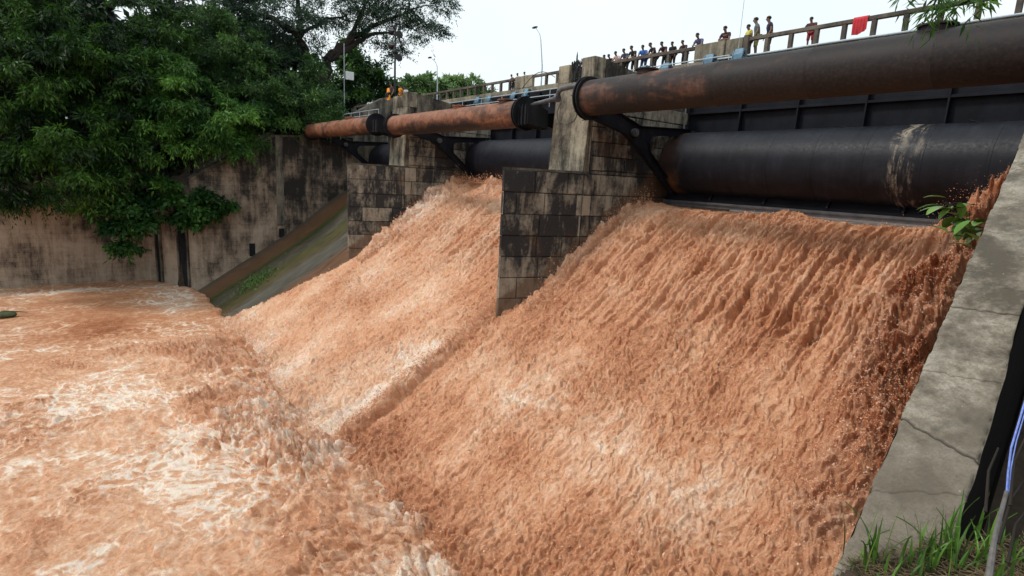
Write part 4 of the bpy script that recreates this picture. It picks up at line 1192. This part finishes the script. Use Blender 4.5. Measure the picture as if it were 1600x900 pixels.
tree('broad_tree', 'pale distant tree with wide crown behind the street lamp', 'tree',
     [(680,138,112,24),(660,146,111,18),(705,133,113,20),(738,138,114,16),(725,146,112,16),(690,150,111,22),(755,150,114,10)], LEAFS['far'], 2.4, 1.3, 10, .85, .4, .3,
     [([gnd(690,113,3.), W3(690,160,113), W3(690,140,112)], [.3,.25,.1])], 7, 'pale trees beyond the bridge', .2)
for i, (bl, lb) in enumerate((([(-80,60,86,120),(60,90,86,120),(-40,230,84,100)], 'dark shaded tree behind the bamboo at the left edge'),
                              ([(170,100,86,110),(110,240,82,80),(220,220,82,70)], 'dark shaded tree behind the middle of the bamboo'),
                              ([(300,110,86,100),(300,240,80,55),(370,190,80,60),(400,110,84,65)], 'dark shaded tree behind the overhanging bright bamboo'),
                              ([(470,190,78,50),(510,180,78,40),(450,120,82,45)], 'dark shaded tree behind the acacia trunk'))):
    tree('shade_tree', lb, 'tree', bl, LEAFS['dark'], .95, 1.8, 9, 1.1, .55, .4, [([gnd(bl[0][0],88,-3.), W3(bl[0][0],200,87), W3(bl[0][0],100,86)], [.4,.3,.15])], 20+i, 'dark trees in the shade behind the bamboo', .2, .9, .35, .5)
# shrubs hanging down the retaining wall
tree('hanging_shrub', 'green shrub trailing down the retaining wall below the bamboo', 'shrub',
     [(190,300,62,24),(200,335,61,24),(185,365,61,14),(215,350,61,16),(175,320,62,20),(160,290,62,20),(230,330,61.5,14),(195,388,61.5,6)],
     LEAFS['shrub'], 6, .6, 9, .42, .24, .7, [([gnd(190,66,-4.5), W3(190,300,64), W3(195,340,61.5)], [.1,.08,.04])], 8, 'shrubs rooted in the left wall', .1, .9, .5)
tree('hanging_shrub', 'broad leafy shrub growing from the wall above the dark drain slots', 'shrub',
     [(265,300,61.5,20),(295,315,61,22),(325,318,61,20),(285,345,61,14),(250,290,62,16),(315,340,61,12),(345,325,61,8)],
     LEAFS['shrub'], 6, .6, 9, .44, .26, .5, [([gnd(290,64,-3.), W3(285,300,62.5), W3(300,325,61.5)], [.1,.08,.04])], 9, 'shrubs rooted in the left wall', .1, .9, .5)
tree('creeper', 'low yellowish green creeper along the top of the retaining wall', 'creeper',
     [(20,318,66.5,9),(60,322,66.5,8),(100,315,66.5,9),(135,318,66,8),(0,312,66.5,10),(150,305,66,12)],
     LEAFS['bright'], 5, .5, 8, .28, .12, .6, [([gnd(60,67.5,-4.8), W3(60,318,67)], [.05,.03])], 10, None, .1)
# tuft on the dry chute
g5 = MB(); rr = random.Random(9)
for i in range(520):
    u0 = 12.1+.9*rr.gauss(0, 1); y0 = 53.2+.9*rr.gauss(0, 1); z0 = float(prof(u0))-.26
    blade(g5, (u0, y0, z0), .16+.26*rr.random(), .2+.25*rr.random(), rr.random()*6.28, .03, .3+.7*rr.random())
tag(g5.build('grass_tuft', M['grass']), 'bright green weed tuft on the dry mossy chute', 'grass')
print('trees ok')

# near overhanging branch, top right; its tree stands on the right bank outside the view
g = np.random.default_rng(31)
t = thing('overhanging_tree', 'leafy green branch reaching in at the top right over the near pipe', 'tree', (2.5, -6., -1.5))
tb = np.array([2.5, -6., -1.5])
brs = [[(1700,-160,6.5),(1560,-75,6.2),(1500,-38,6.0),(1466,-8,5.9),(1458,10,5.9)],[(1600,-75,6.3),(1560,-40,6.1),(1535,-12,6.0),(1500,8,5.9)],[(1560,-75,6.2),(1450,-50,6.1),(1415,-25,6.0)]]
mb = MB(); O = []; D = []
mb.tube([(0,0,0),(.1,.1,3.),(.4,1.2,4.6), tuple(np.array(P_at(1700,-140,6.5))-tb)], [.22,.18,.10,.04], 10)
for br in brs:
    pts = [np.array(P_at(*q)) for q in br]
    mb.tube([tuple(p-tb) for p in pts], [.03,.022,.015,.01,.006][:len(pts)], 6)
    for i in range(len(pts)-1):
        for k_ in range(9):
            f = g.random(); O.append(pts[i]*(1-f)+pts[i+1]*f); d = g.normal(size=3); d[2] -= .5; D.append(d/np.linalg.norm(d))
O = np.array(O); D = np.array(D)
px_ = 800+FPX*(CM.T @ O.T)[0]/(CM.T @ O.T)[2]
leaves('leaves', LEAFS['bright'], O-tb, D, .13+.10*g.random(len(O)), 9, .10, .018, .3, t, .8, .3, 32)
# a fuller crown outside the frame which shades the right bank
Oc = np.array([4.5, -3.5, 5.2])+g.normal(size=(900, 3))*np.array([2.2, 1.6, 1.0]); Oc = Oc[(CM.T @ Oc.T)[2] > -9]
pc = CM.T @ Oc.T; vis = (pc[2] > .1) & (np.abs(800+FPX*pc[0]/pc[2]-800) < 900) & (450+FPX*pc[1]/pc[2] > -40)
Oc = Oc[~vis]
Dc = g.normal(size=(len(Oc), 3)); Dc /= np.linalg.norm(Dc, axis=1, keepdims=True)
leaves('crown', LEAFS['bamboo'], Oc-tb, Dc, .5+.4*g.random(len(Oc)), 12, .22, .07, .4, t, .8, .3, 33)
mb.build('trunk', M['bark'], t, True)

# leafy twig caught in the splash at the wall
def big_leaf(mb, p, d, up, l, wd, tone):
    p = Vector(p); d = Vector(d).normalized(); s_ = d.cross(Vector(up)).normalized(); u_ = s_.cross(d)
    L_, R_, C_ = [], [], []
    for i in range(6):
        t = i/5; w_ = wd*math.sin(PI*min(1, t*.92+.05))**.8*.5
        c = p+d*l*t-u_*(.25*l*t*t); C_.append(tuple(c)); L_.append(tuple(c+s_*w_+u_*w_*.3)); R_.append(tuple(c-s_*w_+u_*w_*.3))
    vs = C_+L_+R_; fs = []
    for i in range(5): fs += [(i, i+1, i+7, i+6), (i, i+12, i+13, i+1)]
    mb.add(vs, fs, tone)
t = thing('leafy_twig', 'broad-leaved green twig caught in the splash by the wing wall', 'branch', P_at(1515, 345, 9.2))
tb2 = np.array(P_at(1515, 345, 9.2))
lm = MB(); stt = MB(); rr = random.Random(12)
for base, n_, sp in (((1483,318),9,(14,9)),((1515,358),20,(17,16)),((1500,335),5,(16,9))):
    for i in range(n_):
        px, py = base[0]+rr.gauss(0,1)*sp[0]*.8, base[1]+rr.gauss(0,1)*sp[1]*.8
        p = np.array(P_at(px, py, 9.2+.12*rr.gauss(0,1)))-tb2
        d = (rr.gauss(0,1), rr.gauss(0,1)+.4, rr.gauss(0,.5)-.2)
        big_leaf(lm, p, d, (0,0,1), (.21+.09*rr.random()), .12, .6+.4*rr.random())
        stt.tube([tuple(p), tuple(np.array(P_at(*base, 9.25))-tb2)], .004, 5)
stt.tube([tuple(np.array(P_at(1478,316,9.2))-tb2), tuple(np.array(P_at(1500,335,9.25))-tb2), tuple(np.array(P_at(1530,375,9.25))-tb2)], .01, 6)
lm.build('leaves', M['grass'], t, True); stt.build('stem', M['bark'], t, True)

# ------------------------------------------------------------------ left bank walls
t = thing('training_wall', 'stained masonry wall rising with the dry chute on the far side', 'wall', (8.5, 61.4, -14.))
b = MB(); poly = [(8.4,-14),(24.5,-14),(24.5,3.3),(16.6,3.1),(16.0,2.75),(12.,.45),(8.4,-1.6)]
b.prism_y([(x-8.5, z+14) for x, z in poly], 0., 1.6)
b.build('wall', M['twall'], t)
b = MB(); b.box(16.2-8.5, 16.9-8.5, -.10, -.003, 8., 17.0, .5, .02); b.build('pilaster', M['wallc'], t)
b = MB(); b.prism_y([(x-8.5, z+14) for x, z in ((8.3,-1.62),(12.,.48),(16.1,2.85),(24.5,3.4),(24.5,3.6),(16.0,3.05),(11.95,.66),(8.3,-1.45))], -.06, 1.7); b.build('coping', M['capc'], t)
for x in (13.7, 16.6):
    zb = float(prof(x))-.28
    b = MB(); b.box(x-.28-8.5, x+.28-8.5, -.012, -.002, zb+14, zb+15.3 if x < 15 else zb+14.9); b.build('drain_slot', M['black'], t)
t = thing('retaining_wall', 'stained retaining wall along the left bank of the pool', 'wall', (-20., 67., -14.))
b = MB(); b.box(-40, 25.2, 0, 1.4, 0, 9.2); b.build('wall', M['twall'], t)
b = MB()
b.add([(25.2,0,0),(28.4,-5.5,0),(28.4,-5.5,11.9),(25.2,0,9.6)], [(0,1,2,3)]); b.add([(25.2,.6,0),(28.4,-4.9,0),(28.4,-4.9,11.9),(25.2,.6,9.6)], [(3,2,1,0)]); b.add([(25.2,0,9.6),(28.4,-5.5,11.9),(28.4,-4.9,11.9),(25.2,.6,9.6)], [(0,1,2,3)])
b.build('return_wall', M['twall'], t)
b = MB(); b.box(-40, 25.3, -.08, 1.5, 9.2, 9.42); b.build('coping', M['twall'], t)
# drains on the wall
for px, wpx, lb in ((249, 7, 'dark iron downpipe streaking the far wall, left of the pair of drains'), (287, 15, 'broad dark drain recess in the far wall')):
    r_ = ray(px, 390); nn_ = np.array([-.864, -.503]); c0_ = nn_ @ np.array([5.2, 67.]); p = r_*((c0_+.02)/(nn_ @ r_[:2])); hw = wpx*p[1]/FPX*.62
    b = MB(); b.box(-hw, hw, -.10, .45, .0, 6.8, .5, .03); 
    t = thing('wall_drain', lb, 'drain', (p[0], p[1]-.0, -12.4), R(-60) if px > 200 else 0)
    b.build('channel', M['black'], t)
    for s_ in (-1, 1):
        b = MB(); b.box(s_*hw-.10, s_*hw+.10, -.2, .4, 0, 6.9, .5, .03); b.build('side_rib', M['wallc'], t)
b = MB(); b.box(-.7, .7, -.35, .3, -.25, .25, .5, .04)
o = b.build('outlet_block', M['colm']); o.location = at(233, 335, 1, 65.3); tag(o, 'pale concrete outlet block high on the far wall among the leaves', 'outlet')

# left bank terrain
us = np.linspace(-60, 60, 80); ys = np.linspace(62.2, 160, 80)
A, B = np.meshgrid(us, ys, indexing='ij')
base = -4.7+sstep(5, 20, A)*7.6
Z = base + sstep(68, 90, B)*(6.-base*.6) + .5*fbm(A*.15, B*.15, 4, 99)
Z = np.where((B < 68.3) & (A < 7.), -14.5+0*Z, Z); Z = np.where((B < 63) & (A < 24), -14.5, Z)
tag(np_mesh('terrain', np.stack([A, B, Z], -1).reshape(-1, 3), grid_faces(80, 80), M['soil']), kind='structure')
b = MB(); b.box(24.3, 36, 61.35, 75, -12, 5.6); b.prism_y([(24.3, 5.6), (36, 5.6), (36, 8.9), (27.8, 8.0), (24.3, 5.9)], 61.35, 62.6)
tag(b.build('abutment', M['wallc']), 'concrete abutment wall rising behind the handrail at the far end of the bridge', 'abutment')
b = MB(); b.box(29.4, 35.2, 75, 200, 6., 7.1); b.build('road', M['asph'])['kind'] = 'structure'
# parapet horns on the farther pier, where people stand
b = MB(); b.box(21.6, 22.6, YC+PITCH-.3, YC+PITCH+1.2, 5.0, 5.95, .5, .03)

# ------------------------------------------------------------------ poles
def lamp(px, py, Y_or_X, top, arm_px, label, r=.06):
    p = at(px, py, 0, Y_or_X); q = at(*top, 0, Y_or_X); h = q[2]-p[2]
    t = thing('street_lamp', label, 'street lamp', (p[0], p[1], p[2]-.6), 0, 'street lamps on the bridge')
    m_ = MB(); m_.tube([(0,0,0),(0,0,h*.5),(0,q[1]-p[1],h+.6)], [r*1.3, r, r*.7], 8); m_.build('pole', M['palepipe'], t, True)
    a = at(*arm_px, 0, Y_or_X); dy, dz = a[1]-q[1], a[2]-q[2]
    m_ = MB(); m_.tube([(0,q[1]-p[1],h+.6),(0,q[1]-p[1]+dy*.25,h+.6+dz*.45),(0,q[1]-p[1]+dy,h+.6+dz)], [r*.7,r*.6,r*.5], 8); m_.build('arm', M['palepipe'], t, True)
    m_ = MB(); m_.sphere((-.02, q[1]-p[1]+dy*1.12, h+.6+dz*1.02), (.14, .42, .10), 12, 6); m_.build('lamp_head', M['dkpipe'], t, True)
lamp(683, 152, 33.5, (683,104), (673,90), 'white street lamp in front of the pale tree')
lamp(846, 125, 35.0, (845,62), (837,43), 'faint street lamp standing left of the near pier column')
p = at(617, 152, 0, 21.9); h = at(621, 40, 0, 21.9)[2]-p[2]
t = thing('loudspeaker_pole', 'dark pole with horn loudspeakers rising from the farther pier top', 'pole', (p[0], p[1], p[2]-.3))
m_ = MB(); m_.tube([(0,0,0),(0,.05,h*.5),(0,.05,h+.6)], [.10,.085,.07], 8); m_.build('pole', M['cable'], t, True)
for zz, s_ in ((h*.60, -1), (h*.92, -1), (h*.80, 1), (h*1.0, 1)):
    m_ = MB(); m_.tube([(0,0,zz),(0,s_*.25,zz),(0,s_*.45,zz),(-.02,s_*.75,zz)], [.05,.06,.10,.30], 14); m_.build('horn', M['cable'], t, True)
for zz in (h*.72, h*.82):
    m_ = MB(); m_.beam((0,-.6,zz),(0,.6,zz), .05, .05); m_.build('crossbar', M['cable'], t)
m_ = MB(); m_.sphere((0,0,h*.70), .2, 10, 6); m_.build('junction_box', M['cable'], t)
p = at(538, 165, 1, 63.); h = at(539, 68, 1, 63.)[2]-p[2]
t = thing('sign_pole', 'thin grey pole with a small white box near the trees', 'pole', tuple(p))
m_ = MB(); m_.tube([(0,0,-1.5),(0,0,h)], .05, 8); m_.build('pole', M['grey'], t, True)
m_ = MB(); q = at(546, 119, 1, 63.)-p; m_.box(q[0]-.45, q[0]+.45, -.15, .05, q[2]-.4, q[2]+.45, .5, .03); m_.build('box', plain('white_box_paint', (.6,.62,.62), .5, .1), t)
p = at(1153, 82, 0, 29.2); q = at(1164, -10, 0, 29.2)
m_ = MB(); m_.tube([tuple(p), tuple(q)], .015, 6)
tag(m_.build('whip_antenna', M['palepipe'], None, True), 'hair-thin pale mast rising beside the railing end post', 'mast')

# ------------------------------------------------------------------ people
SKIN = plain('brown_skin', (.20,.105,.065), .5, .15, 8.); HAIR = plain('black_hair', (.012,.010,.009), .6, .2, 30.); EYE = plain('dark_eye', (.02,.015,.012), .2, .1)
CL = {}
def cloth_mat(c):
    if c not in CL: CL[c] = plain('cloth_%d' % len(CL), c, .85, .25, 7.)
    return CL[c]
def skin_obj(name, V, E, Rd, mat, parent, root=0, sub=2):
    me = bpy.data.meshes.new(name+'_s'); me.from_pydata([tuple(v) for v in V], E, []); me.update()
    o = bpy.data.objects.new(name+'_s', me); col.objects.link(o)
    o.modifiers.new('k', 'SKIN')
    sl = me.skin_vertices[0].data if me.skin_vertices else None
    for i, r_ in enumerate(Rd):
        rr_ = r_ if hasattr(r_, '__len__') else (r_, r_); sl[i].radius = rr_; sl[i].use_root = (i == root)
    sm = o.modifiers.new('s', 'SUBSURF'); sm.levels = sub; sm.render_levels = sub
    bpy.context.view_layer.update()
    ev = o.evaluated_get(bpy.context.evaluated_depsgraph_get())
    m2 = bpy.data.meshes.new_from_object(ev); m2.name = name
    bpy.data.objects.remove(o, do_unlink=True)
    m2.materials.clear(); m2.materials.append(mat)
    m2.polygons.foreach_set('use_smooth', [True]*len(m2.polygons))
    ob = bpy.data.objects.new(name, m2); col.objects.link(ob); ob.parent = parent
    return ob
def person(loc, h, rz, shirt, legs, label, pose='lean', group='onlookers on the bridge', sleeves=True, shorts=False, lean=0.):
    """faces local +X; pose: lean (forearms on the rail), stand, cross, sit"""
    t = thing('person', label, 'person', loc, rz, group)
    t.scale = (1.2, 1.28, 1.04)
    k = h/1.72; f = lean
    hip = np.array([0-.06*f, 0, .90]); ch = np.array([.06+.16*f, 0, 1.24-.03*f]); nk = np.array([.09+.27*f, 0, 1.44-.05*f]); hd = np.array([.15+.34*f, 0, 1.58-.07*f])
    V = [hip, (hip+ch)/2, ch, nk, hd-[.02,0,.02], hd+[0,0,.075]]; E = [(0,1),(1,2),(2,3),(3,4),(4,5)]; Rd = [(.12,.10),(.11,.09),(.12,.085),(.05,.05),(.078,.09),(.07,.08)]
    nose = len(V); V += [hd+[.088,0,.0], hd+[.102,0,-.012]]; E += [(4,nose),(nose,nose+1)]; Rd += [(.03,.03),(.014,.014)]
    shirtV = [hip+[0,0,.02], (hip+ch)/2, ch, nk-[0.02,0,.055]]; shirtE = [(0,1),(1,2),(2,3)]; shirtR = [(.168,.135),(.155,.128),(.172,.132),(.07,.07)]
    handP = []
    for s_ in (-1, 1):
        sh = ch+np.array([.02, s_*.19, .10])
        if pose == 'lean':
            el = np.array([ch[0]+.16, s_*.24, .98]); wr = np.array([ch[0]+.36, s_*.10, .95])
        elif pose == 'cross':
            el = np.array([ch[0]+.14, s_*.27, .99]); wr = np.array([ch[0]+.24, -s_*.04, .99+.03*s_])
        elif pose == 'rail':
            el = np.array([ch[0]+.12, s_*.30, 1.0]); wr = np.array([ch[0]+.34, s_*.30, .93])
        else:
            el = np.array([ch[0]-.02, s_*.25, 1.06]); wr = np.array([ch[0]+.08, s_*.24, .82])
        i = len(V); V += [sh, el, wr]; E += [(2,i),(i,i+1),(i+1,i+2)]; Rd += [(.062,.062),(.042,.042),(.028,.028)]
        hdv = (wr-el)/np.linalg.norm(wr-el)
        pm = wr+hdv*.06; V.append(pm); E.append((i+2,i+3)); Rd.append((.036,.018))
        lat = np.cross(hdv, [0,0,1.]); lat /= np.linalg.norm(lat)+1e-6
        for q in range(4):
            b0 = len(V); o_ = lat*(q-1.5)*.022; fl = (.075,.085,.08,.062)[q]
            V += [pm+hdv*.035+o_, pm+hdv*(.035+fl*.5)+o_-[0,0,.008], pm+hdv*(.035+fl*.9)+o_-[0,0,.028]]
            E += [(i+3,b0),(b0,b0+1),(b0+1,b0+2)]; Rd += [(.009,.009),(.008,.008),(.007,.007)]
        b0 = len(V); V += [pm-lat*s_*.045-hdv*.01, pm-lat*s_*.06+hdv*.035-[0,0,.01]]; E += [(i+3,b0),(b0,b0+1)]; Rd += [(.011,.011),(.009,.009)]
        if sleeves:
            j = len(shirtV); mid = sh*.4+el*.6; shirtV += [sh, mid]; shirtE += [(2,j),(j,j+1)]; shirtR += [(.078,.078),(.066,.066)]
    legV = [hip+[0,0,.03]]; legE = []; legR = [(.165,.135)]
    for s_ in (-1, 1):
        if pose == 'sit':
            kn = np.array([.42, s_*.12, .86]); an = np.array([.44, s_*.12, .44])
        else:
            kn = np.array([.03, s_*.11, .49]); an = np.array([-.01, s_*.12, .08])
        hj = hip+np.array([0, s_*.095, -.06]); i = len(V)
        V += [hj, kn, an, an+[.06,0,-.045], an+[.15,0,-.055]]; E += [(0,i),(i,i+1),(i+1,i+2),(i+2,i+3),(i+3,i+4)]; Rd += [(.088,.088),(.056,.056),(.038,.038),(.04,.03),(.034,.022)]
        j = len(legV); end = kn*.75+an*.25 if shorts else an+[0,0,.03]
        legV += [hj, kn, end]; legE += [(0,j),(j,j+1),(j+1,j+2)]; legR += [(.105,.105),(.078,.078),(.082 if shorts else .06,)*2]
    sc_ = lambda L_: [np.array(v, float)*k for v in L_]
    rs = lambda L_: [((a[0]*k, a[1]*k) if hasattr(a, '__len__') else (a*k, a*k)) for a in L_]
    skin_obj('body', sc_(V), E, rs(Rd), SKIN, t, 0, 2)
    if shirt is not None:
        skin_obj('shirt', sc_(shirtV), shirtE, rs(shirtR), cloth_mat(shirt), t, 0, 2)
    skin_obj('shorts' if shorts else 'trousers', sc_(legV), legE, rs(legR), cloth_mat(legs), t, 0, 2)
    hr = MB(); c = (hd+[-.02,0,.075])*k
    hr.sphere(tuple(c), (.105*k, .092*k, .095*k), 14, 8)
    hr.v = [(x-(.02*k if z < c[2]-.02*k and x > c[0] else 0)*2.2, y, z+(.05*k if (z < c[2]-.02*k and x > c[0]+.02*k) else 0)) for x, y, z in hr.v]
    hr.build('hair', HAIR, t, True)
    for s_ in (-1, 1):
        e = MB(); e.sphere(tuple((hd+[.083, s_*.033, .02])*k), .011*k, 8, 5); e.build('eye', EYE, t, True)
        e = MB(); e.sphere(tuple((hd+[.0, s_*.083, .0])*k), (.018*k,.010*k,.03*k), 8, 5); e.build('ear', SKIN, t, True)
    return t
XP = 29.42+.50
def bp(px, hz, **kw):
    """onlooker behind the rail whose head is seen at column px; hz = height of the head top"""
    y = at(px, 60, 0, XP+.1)[1]
    z0 = ZD+.02; return (XP, y, z0)
FACE = PI
# (column, head row, ...)
def onlook(px, hy, shirt, legs, label, pose='lean', lean=.5, turn=0., **kw):
    p = at(px, hy-3, 0, XP); top = p[2]
    hh = (top-ZD-.02)
    h = hh/((1.72-.10*lean)/1.72)
    person((XP+(.12 if lean > .3 else -.02), p[1], ZD+.02), max(1.2, min(1.85, h)), FACE+turn, shirt, legs, label, pose, lean=lean, **kw)
blk, nav, mar = (.02,.02,.023), (.03,.035,.07), (.075,.02,.028)
onlook(1271, 33, (.08,.03,.035), (.30,.03,.045), 'person alone at the rail in a dark maroon top and red shorts', 'rail', .15, 0, shorts=True)
onlook(1207, 31, (.025,.03,.07), (.02,.022,.04), 'boy in navy shirt and dark shorts, rightmost of the three standing boys', 'stand', 0., -.8, shorts=True)
onlook(1187, 33, (.13,.17,.18), (.42,.40,.16), 'boy in dark patterned shirt and yellowish shorts, middle of three boys', 'stand', 0., -.9, shorts=True)
onlook(1174, 44, (.62,.56,.12), (.05,.04,.035), 'shorter boy in a yellow shirt, leftmost of the three boys', 'stand', 0., -.5)
onlook(1138, 48, (.045,.02,.03), blk, 'man in dark maroon shirt resting arms on the solid panel', 'cross', .3)
onlook(1095, 59, (.10,.11,.20), blk, 'man in dark shirt at the left end of the near solid panel', 'lean', .75)
onlook(1070, 69, (.07,.035,.035), blk, 'person in brownish red top right of the onlooker row', 'lean', .6)
onlook(1054, 71, (.015,.015,.018), blk, 'person in black, second from the right in the onlooker row', 'stand', .2)
onlook(1039, 72, (.05,.018,.025), blk, 'person in dark maroon leaning on the rail, third from the right in the onlooker row', 'lean', .8)
onlook(1023, 73, (.02,.022,.03), blk, 'person in charcoal shirt just right of the man in blue', 'lean', .7, -.3)
onlook(1006, 77, (.05,.20,.62), (.03,.05,.14), 'man in a bright blue shirt leaning on the railing', 'lean', .6, .3)
onlook(991, 78, (.018,.018,.02), blk, 'person in black shirt just left of the man in blue', 'lean', .6)
onlook(978, 82, (.04,.06,.11), blk, 'person in dark shirt, second to the left of the man in blue', 'lean', .5)
onlook(965, 86, (.60,.42,.38), (.1,.09,.09), 'person in a pale pink shirt near the pier column', 'lean', .5)
onlook(956, 91, (.03,.03,.035), blk, 'person mostly hidden by the pier wall, dark hair just showing, right of two', 'lean', .9)
onlook(949, 92, (.03,.03,.035), blk, 'person at the left end of the row, nearly hidden by the pier wall', 'lean', .9)
onlook(801, 121, (.28,.10,.07), blk, 'reddish-shirted person, leftmost of three on the middle of the bridge', 'lean', .4)
onlook(811, 119, (.5,.42,.38), blk, 'person in pale top, middle of three above the middle bay', 'stand', .1)
onlook(822, 117, (.55,.5,.47), blk, 'person with white vest straps, right of three above the middle bay', 'stand', .1)
# on the farther pier top
yp_ = YC+PITCH
p = at(617, 150, 0, 21.3)
person((21.1, p[1], 5.42), 1.62, FACE, (.05,.035,.04), blk, 'man in dark shirt sitting on top of the farther pier', 'sit', 'people on the farther pier', lean=.1)
p = at(605, 150, 0, 22.2)
person((22.0, at(627,150,0,22.)[1], 5.55), 1.5, FACE, (.75,.28,.02), (.5,.2,.02), 'person wrapped in bright orange behind the sitting man', 'stand', 'people on the farther pier', lean=.1)
person((22.3, at(634,150,0,22.3)[1], 5.35), 1.6, FACE+.4, (.7,.7,.66), blk, 'person in white beside the orange-clad one on the farther pier', 'stand', 'people on the farther pier', lean=.1)
b = MB(); b.prism_y([(-.03,0),(.03,0),(.05,.5),(.02,.95),(-.02,.95),(-.05,.5)], -.30, .26); b.sphere((0,-.03,.55), (.09,.31,.40), 12, 8)
o = b.build('orange_sheet', cloth_mat((.75,.28,.02)), None, True); p = at(608, 150, 0, 21.9); o.location = (21.2, at(607, 150, 0, 21.2)[1], 5.85)
tag(o, 'bright orange sheet hung to the left of the sitting man', 'cloth')

# distant debris at the pool's left edge
b = MB(); b.sphere((0,0,0), (.7,.5,.25), 12, 6); b.tube([(-.8,0,.1),(0,.1,.25),(1.3,-.1,.1)], [.05,.07,.02], 6)
o = b.build('driftwood', plain('mossy_driftwood', (.06,.07,.03), .9, .4, 3.), None, True); o.location = (-3.0, 45., POOL+.15); o.location = at(8, 492, 2, POOL+.2)
tag(o, 'small mossy driftwood clump at the left edge of the pool', 'driftwood')
print('scene done')
